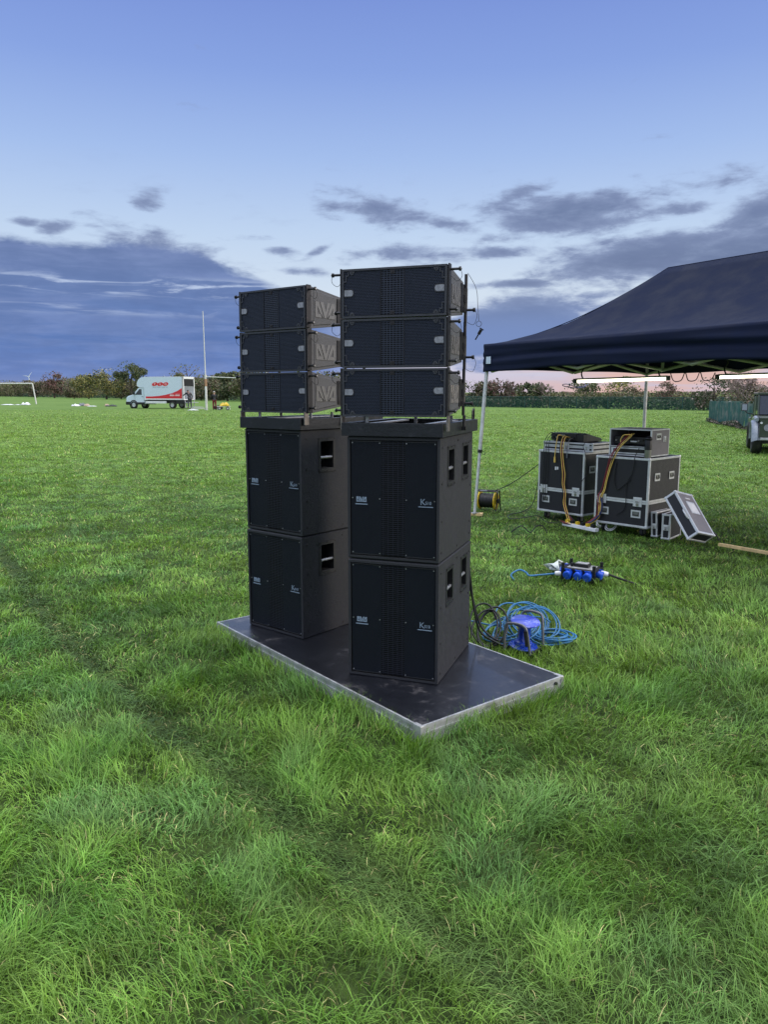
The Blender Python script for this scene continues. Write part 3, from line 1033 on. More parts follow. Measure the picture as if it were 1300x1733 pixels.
def turbine(px, hub_py, Y, blade, label, rot):
    x, y = gp(px, Y)
    hz = CAMH + (HY - hub_py) / F * Y
    t = thing('wind_turbine', label, 'wind turbine', (x, y, 0), group='far wind turbines')
    MB().cyl((0, 0, 0), (0, 0, hz), blade * .055, blade * .035, 10).build('tower', M_TUR, t)
    MB().box(-blade * .06, blade * .06, -blade * .1, blade * .14, hz - blade * .05, hz + blade * .07, bev=blade * .02).build('nacelle', M_TUR, t)
    for k in range(3):
        b = MB()
        w = blade * .075
        b.add([(-w * .3, -.2, 0), (w * .3, -.2, 0), (w, 0, blade * .18), (w * .25, 0, blade), (-w * .1, 0, blade), (-w * .6, 0, blade * .18), (0, .5, blade * .2), (0, .3, blade * .95)],
              [(0, 1, 2, 5), (5, 2, 3, 4), (5, 6, 7, 4), (2, 6, 7, 3), (0, 1, 6)])
        o = b.build('blade', M_TUR, t)
        o.location = (0, -blade * .13, hz); o.rotation_euler = (0, rot + k * 2 * math.pi / 3, 0)


turbine(50, 638, 2600, 20, 'white wind turbine on the horizon above the football goal', R(40))
turbine(281, 641, 3200, 16, 'faint wind turbine whose blade tip shows just above the van roof', R(-25))
turbine(362, 652, 3400, 15, 'faint wind turbine beyond the thicket right of the rugby post', R(15))


def football_goal():
    b = on_ground(61, 684)
    t = thing('football_goal', 'white football goal cut off by the left picture edge', 'goal', (b.x, b.y, 0))
    H = 2.74
    lx = -.35
    MB().cyl((0, 0, 0), (lx, 0, H), .085, n=10).build('upright', M_WHITE, t)
    MB().cyl((-7.6, 0, 0), (-7.6 + .35, 0, H), .085, n=10).build('upright', M_WHITE, t)
    MB().cyl((lx, 0, H), (-7.6 + .35, 0, H), .085, n=10).build('crossbar', M_WHITE, t)
    for q in (lx, -7.25):
        MB().tube([(q, 0, H - .05), (q - .9, 1.0, H - .5), (q - .3, 1.9, H - 1.0)], .03, 6).build('net_support', M_GREYT, t)


football_goal()


def rugby_goal():
    b = on_ground(349.5, 694)
    t = thing('rugby_goal', 'white rugby goal with tall post and thin crossbar left of the speaker towers', 'goal', (b.x, b.y, 0))
    p = MB(); p.cyl((0, 0, 0), (0, 0, 3.1), .11, .10, 12); p.cyl((0, 0, 3.1), (-.03, 0, 8.6), .05, .032, 10)
    p.build('upright', M_WHITE, t)
    MB().cyl((0, 0, 2.1), (0, 0, 2.75), .118, n=12).build('rust_sleeve', mat('rust', (.35, .20, .12), .8, var=.3), t)
    e = Vector((5.6, -1.2, 0))
    p = MB(); p.cyl(e, e + Vector((0, 0, 3.1)), .11, .10, 12); p.cyl(e + Vector((0, 0, 3.1)), e + Vector((0, 0, 8.6)), .06, .045, 10)
    p.build('upright', M_WHITE, t)
    MB().tube([(0, 0, 2.94), (2.8, -.6, 2.82), (e.x, e.y, 2.80)], .038, 8).build('crossbar', M_WHITE, t)


rugby_goal()


# ------------------------------------------------------------------ the box van
def wheel(parent, loc, r, w, rim=M_RIM, name='wheel', axis='Y', rimr=.62):
    Mx = Matrix.Rotation(math.pi / 2, 4, 'X')
    ty = MB().lathe([(r * rimr, -w / 2), (r * .92, -w / 2), (r, -w * .34), (r, w * .34), (r * .92, w / 2), (r * rimr, w / 2), (r * rimr, -w / 2)], 28, M=Mx)
    o = ty.build(name, M_TYRE, parent)
    o.location = loc
    rb = MB().lathe([(.001, -w * .30), (r * .2, -w * .34), (r * .5, -w * .2), (r * (rimr - .02), -w * .46), (r * (rimr - .02), w * .46), (r * .5, w * .2), (r * .2, w * .34), (.001, w * .30)], 28, M=Mx)
    for k in range(8):
        a = k * math.pi / 4
        for s in (-1, 1):
            rb.cyl((r * .36 * math.cos(a), s * w * .26, r * .36 * math.sin(a)), (r * .36 * math.cos(a), s * w * .31, r * .36 * math.sin(a)), r * .06, n=6, m=None)
    rb.build('rim', rim, o)
    return o


def roof_mat():
    m = bpy.data.materials.new('translucent_roof'); m.use_nodes = True
    g = NT(m.node_tree)
    for nd in list(g.n): g.n.remove(nd)
    out = g.new('ShaderNodeOutputMaterial'); a = g.new('ShaderNodeBsdfDiffuse'); b = g.new('ShaderNodeBsdfTranslucent')
    a.inputs[0].default_value = (.7, .7, .7, 1); b.inputs[0].default_value = (.85, .85, .82, 1)
    mx = g.new('ShaderNodeMixShader'); mx.inputs[0].default_value = .6
    g.l.new(a.outputs[0], mx.inputs[1]); g.l.new(b.outputs[0], mx.inputs[2]); g.l.new(mx.outputs[0], out.inputs[0])
    return m


M_ROOF = roof_mat()


def van():
    h = Vector((-.959, .282)); yaw = math.atan2(h.y, h.x)
    c = on_ground(311, 691.6)           # rear left corner on the ground
    l = Vector((-h.y, h.x))             # van's left, towards the camera
    W = 2.1
    org = Vector((c.x, c.y)) - l * (W / 2)
    t = thing('box_van', 'pale box van with red swoosh and ovals on its side, rear shutter open', 'van', (org.x, org.y, 0), yaw)
    L, H = 4.35, 3.08
    hw = W / 2
    b = MB()   # hollow load box with an over-cab bulge
    th = .04
    b.box(0, L, hw - th, hw, .92, H - .03, M_VANP)
    b.box(0, L, -hw, -hw + th, .92, H - .03, M_VANP)
    b.box(0, L, -hw, hw, H - .03, H, M_ROOF)
    b.box(.02, L - .05, hw - th - .01, hw - th - .001, .93, H - .04, M_VANW)
    b.box(.02, L - .05, -hw + th + .001, -hw + th + .01, .93, H - .04, M_VANW)
    b.box(0, L, -hw, hw, .84, .92, M_VANW)
    b.box(L - th, L, -hw + th, hw - th, .92, H - .03, M_VANW)
    b.box(0, L, hw, hw + .012, .86, .97, M_VANW)
    b.box(0, .10, hw, hw + .02, .92, H, M_ALU)
    b.box(-.03, .0, -hw, -hw + .12, .84, H, M_VANW); b.box(-.03, .0, hw - .12, hw, .84, H, M_VANW); b.box(-.03, .0, -hw, hw, H - .22, H, M_VANW)
    b.build('load_box', M_VANP, t)
    MB().prism([(L, 2.02), (L + .55, 2.05), (L + .80, 2.2), (L + .82, 2.45), (L + .66, 2.78), (L + .34, 3.0), (L, 3.07)], -hw + .02, hw - .02).build('roof_fairing', M_VANP, t)
    sh = MB(); sh.box(.02, .05, -hw + .12, hw - .12, 2.2, H - .2)
    sh.box(.0, .02, -hw + .12, hw - .12, 2.17, 2.23, M_RIGD)
    sh.build('roller_shutter', M_VANW, t)
    lf = MB(); lf.box(-1.0, -.03, -hw + .15, hw - .15, .10, .16); lf.box(-.5, -.03, -.9, .9, .55, .61)
    lf.box(-.06, -.03, hw - .25, hw - .15, .1, .8); lf.box(-.06, -.03, -hw + .15, -hw + .25, .1, .8)
    lf.build('tail_lift', M_ALU, t)
    # markings on the side
    y = hw + .014
    mk = MB()
    top = [(0.14, 1.98), (.6, 1.72), (1.2, 1.50), (1.9, 1.34), (2.7, 1.22), (3.5, 1.17), (4.2, 1.165)]
    mk.add([(x, y, z) for x, z in top] + [(x, y, .975) for x, z in top], [(i, i + 1, i + 8, i + 7) for i in range(6)], M_VANR)
    for k, ch in enumerate(('D', 'E', 'P')):
        cx = 1.92 + k * .60; cz = 2.36
        ring = []
        for rr_, dy, m in ((1.0, 0, M_VANW), (.93, .003, M_VANR), (.66, .006, M_VANW)):
            pts = []
            for i in range(24):
                a = 2 * math.pi * i / 24
                ex, ez = .33 * rr_ * math.cos(a), .20 * rr_ * math.sin(a)
                if rr_ < .7: ez *= .85
                pts.append((cx + ex - ez * .45, y + dy, cz + ez))
            if rr_ > .7: mk.add(pts, [tuple(range(24))], m)
        Mt = Matrix(((-1, 0, -.0, cx), (0, 0, 1, y + .006), (0, 1, 0, cz), (0, 0, 0, 1)))
        text_on(mk, ch, .30, Mt, M_VANW, .001)
    gy = mat('grey_vinyl', (.33, .40, .47), .4)
    for k in range(17):       # a line of small grey lettering, too small to read
        if k % 5 == 4: continue
        mk.box(3.30 - k * .10, 3.36 - k * .10, y - .001, y + .003, 2.02, 2.09, gy)
    for k in range(11):       # two lines of white lettering
        if k != 5: mk.box(1.42 - k * .10, 1.49 - k * .10, y + .001, y + .004, 1.21, 1.31, M_VANW)
        if k not in (4, 5): mk.box(1.40 - k * .10, 1.455 - k * .10, y + .001, y + .004, 1.36, 1.41, M_VANW)
    mk.build('side_livery', M_VANR, t)
    # cab
    cb = MB()
    prof = [(L + .02, .42), (L + 2.05, .42), (L + 2.16, .60), (L + 2.14, 1.02), (L + 1.98, 1.18), (L + 1.35, 1.36), (L + .72, 2.0), (L + .55, 2.03), (L + .02, 2.03)]
    cb.prism(prof, -.98, .98)
    cb.build('cab', M_VANP, t, bevel=.05)
    for s in (1, -1):
        wy = s * .985
        w = MB(); w.add([(L + .34, wy, 1.32), (L + 1.12, wy, 1.32), (L + .98, wy, 1.48), (L + .62, wy, 1.88), (L + .34, wy, 1.88)], [(0, 1, 2, 3, 4)])
        w.build('side_window', M_GLASS, t)
        d = MB(); d.box(L + .10, L + .112, wy - .004, wy + .006, .6, 1.9, M_RIGD); d.box(L + 1.14, L + 1.15, wy - .004, wy + .006, .6, 1.3, M_RIGD)
        d.box(L + .2, L + .38, wy - .002, wy + .02, 1.12, 1.16, M_RIGD)
        d.build('door_seam', M_RIGD, t)
        mr = MB(); mr.box(L + 1.12, L + 1.24, wy - .0, wy + .22 * s, 1.34, 1.62, M_BLACK, bev=.02) if s > 0 else mr.box(L + 1.12, L + 1.24, wy - .22, wy, 1.34, 1.62, M_BLACK, bev=.02)
        mr.build('wing_mirror', M_BLACK, t)
        hd = MB(); hd.box(L + 1.86, L + 2.12, s * .78 - .14, s * .78 + .14, .96, 1.14, bev=.03)
        hd.build('headlight', M_GLASS, t)
    ws = MB(); ws.add([(L + 1.36, -.86, 1.375), (L + 1.36, .86, 1.375), (L + .75, .80, 1.99), (L + .75, -.80, 1.99)], [(0, 1, 2, 3)])
    ws.build('windscreen', M_GLASS, t)
    bp = MB(); bp.box(L + 1.7, L + 2.22, -1.0, 1.0, .34, .66, bev=.06); bp.build('bumper', M_BLACK, t)
    sk = MB(); sk.box(L + .05, L + 1.02, .97, 1.0, .38, .60, M_BLACK); sk.box(L + .05, L + 1.02, -1.0, -.97, .38, .60, M_BLACK); sk.build('sill', M_BLACK, t)
    ch = MB(); ch.box(.2, L, -.5, .5, .50, .83); ch.box(.05, .9, .75, 1.02, .45, .8); ch.build('chassis', M_BLACK, t)
    rl = MB(); rl.box(1.95, 4.25, .98, 1.03, .50, .72); rl.build('side_guard', M_VANW, t)
    for s in (1, -1):
        ar = MB(); Mx = Matrix.Translation((L + 1.30, s * .99, .36)) @ Matrix.Rotation(math.pi / 2, 4, 'X')
        ar.lathe([(.36, -.02), (.46, -.02), (.46, .02), (.36, .02)], 28, M=Mx); ar.build('wheel_arch', M_BLACK, t)
        wheel(t, (L + 1.30, s * .90, .345), .345, .22)
        wheel(t, (1.30, s * .86, .345), .345, .36)


van()


# ------------------------------------------------------------------ people by the van
def skin_mesh(name, verts, edges, radii, m, parent, root=0, sub=2):
    me = bpy.data.meshes.new(name)
    me.from_pydata([tuple(v) for v in verts], edges, [])
    o = link(bpy.data.objects.new(name, me), parent)
    sk = o.modifiers.new('skin', 'SKIN'); sk.use_smooth_shade = True
    sv = me.skin_vertices[0].data
    for i, r in enumerate(radii):
        sv[i].radius = (r, r) if not isinstance(r, tuple) else r
        sv[i].use_root = (i == root)
    su = o.modifiers.new('sub', 'SUBSURF'); su.levels = sub; su.render_levels = sub
    me.materials.append(m)
    return o


def person(label, loc, rz, pose, trousers, top, hair, scale=1.0):
    """pose gives joints: facing +x, z up; standing height about 1.75"""
    t = thing('person', label, 'person', loc, rz)
    J = pose
    names = ['pelvis', 'waist', 'chest', 'neck', 'chin', 'head', 'crown',
             'shl', 'ell', 'wrl', 'pml', 'shr', 'elr', 'wrr', 'pmr',
             'hil', 'knl', 'anl', 'tol', 'hir', 'knr', 'anr', 'tor']
    Rr = dict(pelvis=(.15, .12), waist=(.135, .10), chest=(.16, .12), neck=.055, chin=.068, head=.098, crown=.075,
              shl=.062, ell=.042, wrl=.028, pml=(.036, .018), shr=.062, elr=.042, wrr=.028, pmr=(.036, .018),
              hil=.092, knl=.058, anl=.040, tol=.036, hir=.092, knr=.058, anr=.040, tor=.036)
    idx = {n: i for i, n in enumerate(names)}
    E = [('pelvis', 'waist'), ('waist', 'chest'), ('chest', 'neck'), ('neck', 'chin'), ('chin', 'head'), ('head', 'crown'),
         ('chest', 'shl'), ('shl', 'ell'), ('ell', 'wrl'), ('wrl', 'pml'), ('chest', 'shr'), ('shr', 'elr'), ('elr', 'wrr'), ('wrr', 'pmr'),
         ('pelvis', 'hil'), ('hil', 'knl'), ('knl', 'anl'), ('anl', 'tol'), ('pelvis', 'hir'), ('hir', 'knr'), ('knr', 'anr'), ('anr', 'tor')]
    V = [Vector(J[n]) for n in names]
    ed = [(idx[a], idx[b]) for a, b in E]
    rad = [Rr[n] for n in names]
    # fingers: five short chains leaving each palm
    for s in ('l', 'r'):
        w, p = Vector(J['wr' + s]), Vector(J['pm' + s])
        d = (p - w).normalized()
        side = d.cross(Vector((0, 0, 1))) if abs(d.z) < .9 else Vector((0, 1, 0))
        side.normalize()
        for k, (o_, ln) in enumerate(((-.027, .060), (-.009, .075), (.009, .080), (.027, .068))):
            b0 = len(V)
            V += [p + side * o_ + d * ln * .5, p + side * o_ + d * ln * .9 + Vector((.012, 0, -.008))]
            rad += [.009, .007]
            ed += [(idx['pm' + s], b0), (b0, b0 + 1)]
        b0 = len(V)
        V += [w.lerp(p, .5) - side * .045, p - side * .055 + d * .015]; rad += [.010, .008]
        ed += [(idx['pm' + s], b0), (b0, b0 + 1)]
    skin_mesh('body', V, ed, rad, M_SKIN, t, sub=1)
    hd, cr = Vector(J['head']), Vector(J['crown'])
    face = Vector((.098, 0, 0))
    nz = MB()
    nz.add([hd + face + Vector((-.01, -.014, -.02)), hd + face + Vector((-.01, .014, -.02)), hd + face + Vector((.022, 0, -.022)), hd + face + Vector((-.008, 0, .02))], [(0, 1, 2), (0, 2, 3), (1, 3, 2)])
    for s in (-1, 1):
        nz.cyl(hd + face + Vector((-.012, s * .032, .012)), hd + face + Vector((-.002, s * .032, .012)), .009, n=8, m=M_HAIRB)
        nz.cyl(hd + Vector((0, s * .088, -.005)), hd + Vector((-.008, s * .112, .0)), .026, .018, 8, M_SKIN)
    nz.box(hd.x + .078, hd.x + .092, hd.y - .022, hd.y + .022, hd.z - .052, hd.z - .045, M_TRR)
    nz.build('face', M_SKIN, t)
    c = hd * .45 + cr * .55
    hm = MB(); 
    vs = []; n = 14
    for i in range(7):
        ph = i / 6 * math.pi * .62
        for j in range(n):
            a = 2 * math.pi * j / n
            vs.append((c.x - .022 + .108 * math.sin(ph) * math.cos(a), c.y + .100 * math.sin(ph) * math.sin(a), c.z + .02 + .095 * math.cos(ph)))
    hm.add(vs, [(i * n + j, i * n + (j + 1) % n, (i + 1) * n + (j + 1) % n, (i + 1) * n + j) for i in range(6) for j in range(n)], None, True)
    hm.build('hair', hair, t)
    G = lambda keys: [Vector(J[k]) for k in keys]
    kk = ['waist', 'chest', 'neck', 'shl', 'ell', 'wrl', 'shr', 'elr', 'wrr', 'pelvis']
    v = G(kk); v[2] = v[1].lerp(v[2], .75); v[5] = v[4].lerp(v[5], .93); v[8] = v[7].lerp(v[8], .93)
    skin_mesh('jacket', v, [(0, 1), (1, 2), (1, 3), (3, 4), (4, 5), (1, 6), (6, 7), (7, 8), (0, 9)], [(.175, .14), (.195, .155), .09, .085, .062, .045, .085, .062, .045, (.18, .145)], top, t, sub=1)
    kk = ['pelvis', 'hil', 'knl', 'anl', 'hir', 'knr', 'anr']
    v = G(kk)
    skin_mesh('trousers', v, [(0, 1), (1, 2), (2, 3), (0, 4), (4, 5), (5, 6)], [(.165, .135), .112, .078, .062, .112, .078, .062], trousers, t, sub=1)
    for s in ('l', 'r'):
        a, b = Vector(J['an' + s]), Vector(J['to' + s])
        skin_mesh('shoe', [a + Vector((-.05, 0, -.045)), a + Vector((0, 0, -.03)), b + Vector((.03, 0, -.005))], [(0, 1), (1, 2)], [.045, .055, .04], M_BLACK, t, sub=1)
    t.scale = (scale,) * 3
    return t


stand = dict(pelvis=(0, 0, .95), waist=(0, 0, 1.10), chest=(.0, 0, 1.32), neck=(.01, 0, 1.48), chin=(.03, 0, 1.55), head=(.03, 0, 1.64), crown=(.02, 0, 1.70),
             shl=(0, .19, 1.42), ell=(.02, .27, 1.14), wrl=(.18, .20, .98), pml=(.25, .16, .96), shr=(0, -.19, 1.42), elr=(.02, -.27, 1.14), wrr=(.18, -.20, .98), pmr=(.25, -.16, .96),
             hil=(0, .095, .90), knl=(.02, .11, .50), anl=(0, .12, .09), tol=(.14, .14, .04), hir=(0, -.095, .90), knr=(.02, -.11, .50), anr=(0, -.12, .09), tor=(.14, -.14, .04))
lean_ = dict(pelvis=(-.08, 0, .96), waist=(.0, 0, 1.12), chest=(.16, 0, 1.33), neck=(.27, 0, 1.44), chin=(.33, 0, 1.48), head=(.38, 0, 1.54), crown=(.40, 0, 1.60),
             shl=(.20, .20, 1.40), ell=(.34, .36, 1.24), wrl=(.48, .50, 1.12), pml=(.54, .55, 1.10), shr=(.20, -.20, 1.40), elr=(.22, -.34, 1.18), wrr=(.30, -.40, .94), pmr=(.32, -.41, .86),
             hil=(-.08, .10, .90), knl=(-.02, .14, .50), anl=(-.06, .17, .09), tol=(.08, .19, .04), hir=(-.08, -.10, .90), knr=(.0, -.13, .50), anr=(-.04, -.15, .09), tor=(.10, -.17, .04))
p = on_ground(363, 694)
person('person in black jacket and dark red trousers standing right of the rugby post, back turned', (p.x, p.y, 0), R(100), stand, M_TRR, M_JKT, M_HAIRG, .94)
p = on_ground(321, 692.2)
person('person in black top and grey trousers leaning into the open back of the box van', (p.x, p.y, .10), R(125), lean_, M_TRG, M_JKT, M_HAIRB, 1.0)


# ------------------------------------------------------------------ things lying on the far field
def crumple(name, label, px, py, w, d, h, m, cat, seed, group=None):
    p = on_ground(px, py)
    rr = random.Random(seed)
    mb = MB()
    nx, ny = 9, 5
    vs = []
    for j in range(ny):
        for i in range(nx):
            e = math.sin(math.pi * i / (nx - 1)) * math.sin(math.pi * j / (ny - 1))
            vs.append(((i / (nx - 1) - .5) * w + rr.gauss(0, .03), (j / (ny - 1) - .5) * d + rr.gauss(0, .03), .03 + h * (.25 + .75 * rr.random()) * e ** .4))
    mb.add(vs, [(j * nx + i, j * nx + i + 1, (j + 1) * nx + i + 1, (j + 1) * nx + i) for j in range(ny - 1) for i in range(nx - 1)], None, True)
    o = mb.build(name, m)
    so = o.modifiers.new('solid', 'SOLIDIFY'); so.thickness = .02
    o.location = (p.x, p.y, 0)
    return tag(o, label, cat, group)


crumple('white_sheet', 'flat white sheet on the grass in front of the football goal, nearest the picture edge', 12, 685.5, 1.5, 1.0, .12, M_WHITEP, 'sheet', 1)
crumple('white_sheet', 'small white sheet on the grass between the flat sheet and the white bundle', 30, 685.5, .6, .5, .08, M_WHITEP, 'sheet', 2)
crumple('white_bundle', 'lumpy white bundle on the grass beside the football goal post', 43, 685.5, 1.0, .8, .42, M_WHITEP, 'bundle', 3)
crumple('white_bundle', 'white bundle, leftmost of the kit heap between goal and van', 128, 687.5, .9, .7, .30, M_WHITEP, 'bundle', 4)
crumple('grey_bundle', 'grey-green bundle in the middle of the heap of kit between the goal and the van', 138, 687, .9, .7, .48, M_GREYT, 'bundle', 5)
crumple('tan_bundle', 'small tan bundle in the heap of kit between the goal and the van', 147, 687.5, .6, .6, .30, mat('tan_cloth', (.45, .33, .25), .8), 'bundle', 6)
crumple('white_sheet', 'flat white sheet at the right end of the heap of kit left of the van', 155, 688, .9, .6, .08, M_WHITEP, 'sheet', 7)
crumple('black_bag', 'flat black bag lying on the grass just left of the van front', 188, 688, 1.2, .7, .24, M_BLACK, 'bag', 8)
crumple('tan_bag', 'small tan bag beside the black bag left of the van', 180.5, 687.5, .45, .5, .36, mat('tan_cloth', (.45, .33, .25), .8), 'bag', 9)
crumple('white_sheet', 'white folded sheet on the grass under the open back of the van', 327, 694.5, .9, .5, .10, M_WHITEP, 'sheet', 10)


def field_frame():
    p = on_ground(336, 693)
    mb = MB()
    mb.box(-.7, .7, -.35, -.29, .08, .14); mb.box(-.7, .7, .29, .35, .08, .14); mb.box(-.7, -.64, -.35, .35, .08, .14); mb.box(.64, .7, -.35, .35, .08, .14)
    for x in (-.6, .6):
        for y in (-.3, .3): mb.box(x - .03, x + .03, y - .03, y + .03, 0, .08)
    o = mb.build('metal_bench_frame', M_WHITE); o.location = (p.x, p.y, 0)
    tag(o, 'low white rectangular frame lying on the grass between van and rugby post', 'frame')
    p = on_ground(378.5, 694)
    t = thing('equipment_stand', 'low grey trestle with an orange-yellow bundle on it, right of the person in red trousers', 'trestle', (p.x, p.y, 0), R(10))
    f = MB()
    for s in (-1, 1):
        f.tube([(-.55, s * .25, .05), (-.5, s * .25, .32), (.5, s * .25, .32), (.55, s * .25, .05)], .025, 6)
    f.box(-.6, .6, -.28, .28, .30, .34); f.build('frame', M_WHITE, t)
    for x in (-.35, .35):
        wo = wheel(t, (x, -.3, .16), .15, .07)
    p = on_ground(378.5, 694)
    b = crumple('yellow_bundle', 'orange-yellow bundle resting on the low trestle', 380, 694, .85, .6, .42, M_YEL, 'bundle', 12)
    b.location.z = .34
    p = on_ground(369.5, 692.5)
    g = MB(); g.box(-.38, .38, -.25, .25, 0, .30, bev=.03); g.box(-.3, .3, -.27, -.25, .08, .22, M_BLACK); g.box(-.1, .1, -.02, .02, .30, .36, M_BLACK)
    o = g.build('grey_box', M_GREYT); o.location = (p.x, p.y, 0)
    tag(o, 'small grey box on the grass beside the feet of the person in red trousers', 'box')


field_frame()


# ------------------------------------------------------------------ off-road vehicle at the right edge
def off_roader():
    c = on_ground(1281, 767)          # front left wheel
    yaw = R(-112)                     # faces the camera
    hd = Vector((math.cos(yaw), math.sin(yaw))); lf = Vector((-hd.y, hd.x))
    WB = 2.0
    org = Vector((c.x, c.y)) - hd * WB + lf * .62
    t = thing('off_road_vehicle', 'dull green off-road vehicle with pale wheel arches cut off by the right picture edge', 'vehicle', (org.x, org.y, 0), yaw)
    s = .86
    b = MB()
    b.box(-.75, WB - .50, -.70, .70, .42, .86, M_4X4); b.box(WB - .50, WB + .42, -.54, .54, .42, .86, M_4X4)
    b.box(.95, WB + .40, -.62, .62, .86, .95, M_4X4)
    b.build('body', M_4X4, t, bevel=.03)
    for q in (-1, 1):
        wg = MB()
        pr = []
        wcx = WB
        for i in range(9):
            a = math.pi * i / 8
            pr.append((wcx + .43 * math.cos(a), .36 + .43 * math.sin(a)))
        outp = [(wcx - .56, .42), (wcx - .56, .80), (wcx - .40, .90), (wcx + .36, .88), (wcx + .47, .78), (wcx + .50, .42)]
        poly = pr[::-1] + outp[::-1]
        n = len(pr)
        ring = [(wcx + .52 * math.cos(math.pi * i / 8), .36 + .53 * math.sin(math.pi * i / 8)) for i in range(9)]
        for y0, y1 in ((.72, .86),):
            vs = []
            for (ax, az_), (bx, bz) in zip(pr, ring):
                vs += [(ax, q * .54, az_), (ax, q * .80, az_), (bx, q * .80, bz - .04), (bx, q * .66, bz + .01)]
            fs = []
            for i in range(8):
                for k in range(3): fs.append((i * 4 + k, i * 4 + k + 1, i * 4 + 4 + k + 1, i * 4 + 4 + k))
            wg.add(vs, fs, None, True)
        wg.build('wheel_arch', M_4X4L, t)
        tw = MB(); tw.tube([(WB - .55, q * .70, .885), (WB, q * .70, .925), (WB + .42, q * .69, .88)], .05, 8); tw.build('wing_top', M_4X4L, t)
        wheel(t, (WB, q * .64, .37), .375, .24, M_TYRE)
        wheel(t, (-.1, q * .62, .37), .375, .24, M_TYRE)
        sl = MB().box(.30, WB - .50, q * .70 - .012, q * .70 + .012, .40, .44); sl.build('sill', M_ALU, t)
        dr = MB(); dr.box(.25, 1.02, q * .703 - .004, q * .703 + .004, .46, .98, M_4X4)
        o = dr.build('door', M_4X4, t)
        hn = MB().box(.32, .44, q * .71 - .01, q * .71 + .012, .84, .87); hn.build('handle', M_BLACK, o)
        mr = MB(); mr.tube([(1.12, q * .68, .98), (1.16, q * .86, 1.02), (1.14, q * .92, 1.10)], .014, 6, M_BLACK)
        mr.box(1.10, 1.16, q * .93 - .075, q * .93 + .075, 1.07, 1.27, M_BLACK, bev=.012); mr.box(1.085, 1.0985, q * .93 - .06, q * .93 + .06, 1.09, 1.25, M_WHITEP); mr.box(1.16, 1.164, q * .93 - .06, q * .93 + .06, 1.09, 1.25, M_4X4L)
        mr.build('wing_mirror', M_BLACK, t)
        mk = MB(); mk.cyl((WB - .56, q * .70, .70), (WB - .56, q * .72, .70), .025, n=10); mk.build('side_marker', M_YEL, t)
    cb = MB()
    for y in (-.60, .56):
        cb.box(1.02, 1.08, y, y + .04, .86, 1.0); cb.add([(1.08, y, .95), (1.02, y, .95), (.86, y, 1.50), (.92, y, 1.50), (1.08, y + .04, .95), (1.02, y + .04, .95), (.86, y + .04, 1.50), (.92, y + .04, 1.50)],
               [(0, 1, 2, 3), (4, 5, 6, 7), (0, 3, 7, 4), (1, 2, 6, 5), (0, 1, 5, 4), (2, 3, 7, 6)])
        cb.box(.16, .22, y, y + .04, .86, 1.50); cb.box(-.72, -.66, y, y + .04, .86, 1.50)
        cb.box(-.6, .1, y + .012, y + .03, .90, 1.46, M_4X4)
    cb.box(-.75, .92, -.61, .61, 1.50, 1.56, M_4X4)
    cb.box(-.75, -.71, -.56, .56, .86, 1.50, M_4X4)
    cb.build('cab', M_4X4, t, bevel=.01)
    for y in (-.592, .588):
        w = MB().add([(1.02, y, .97), (.24, y, .97), (.24, y, 1.48), (.88, y, 1.48)], [(0, 1, 2, 3)]); w.build('side_window', M_GLASS, t)
    w = MB().add([(1.05, -.55, .98), (1.05, .55, .98), (.89, .55, 1.48), (.89, -.55, 1.48)], [(0, 1, 2, 3)]); w.build('windscreen', M_GLASS, t)
    MB().box(WB + .46, WB + .56, -.60, .60, .37, .43, bev=.01).build('front_bumper', M_ALU, t)
    fg = MB(); fg.box(WB + .42, WB + .435, -.62, .62, .43, .88, M_4X4)
    for k in range(7): fg.box(WB + .435, WB + .445, -.24, .24, .50 + k * .05, .525 + k * .05, M_BLACK)
    fg.build('front_panel', M_4X4, t)
    for yy in (-.44, .44):
        MB().cyl((WB + .43, yy, .68), (WB + .455, yy, .68), .085, n=20).build('headlight', M_WIN, t)
        MB().cyl((WB + .43, yy * 1.33, .80), (WB + .45, yy * 1.33, .80), .028, n=12).build('side_light', M_WHITEP, t)
    MB().cyl((-.86, 0, .78), (-.76, 0, .78), .36, n=24).build('spare_wheel', M_TYRE, t)
    MB().box(-.6, WB + .2, -.55, .55, .26, .42).build('underbody', M_BLACK, t)


off_roader()


# ------------------------------------------------------------------ stage deck under the two towers
def stage_deck():
    t = thing('stage_deck', 'black stage deck panel with weathered aluminium edge lying on the grass under the speaker towers', 'stage deck',
              (DECK[0][0], DECK[0][1], 0), math.atan2(du.y, du.x))
    L, W = 2.02, 1.0
    MB().box(.009, L - .009, .009, W - .009, .03, .0805).build('deck_board', M_DECK, t)
    f = MB()
    # extruded profile: top lip, web, middle ridge, foot
    for (z0, z1, o) in ((.068, .0815, .003), (.046, .068, 0.0), (.036, .046, .003), (-.012, .036, .001)):
        f.box(-o, L + o, -o, .008, z0, z1)
        f.box(-o, L + o, W - .008, W + o, z0, z1)
        f.box(-o, .008, .008, W - .008, z0, z1)
        f.box(L - .008, L + o, .008, W - .008, z0, z1)
    f.build('edge_profile', M_ALU, t)
    for x, y in ((0, 0), (L, 0), (0, W), (L, W)):
        sx, sy = (1 if x == 0 else -1), (1 if y == 0 else -1)
        c = MB().box(min(x - sx * .006, x + sx * .05), max(x - sx * .006, x + sx * .016), min(y - sy * .006, y + sy * .016), max(y - sy * .006, y + sy * .016), -.01, .083, bev=.004)
        c.build('corner_piece', M_ALU, t)
    b = MB(); b.cyl((L + .002, W - .06, .055), (L + .012, W - .06, .055), .009, n=8)
    b.build('bolt', M_RIGD, t)


stage_deck()


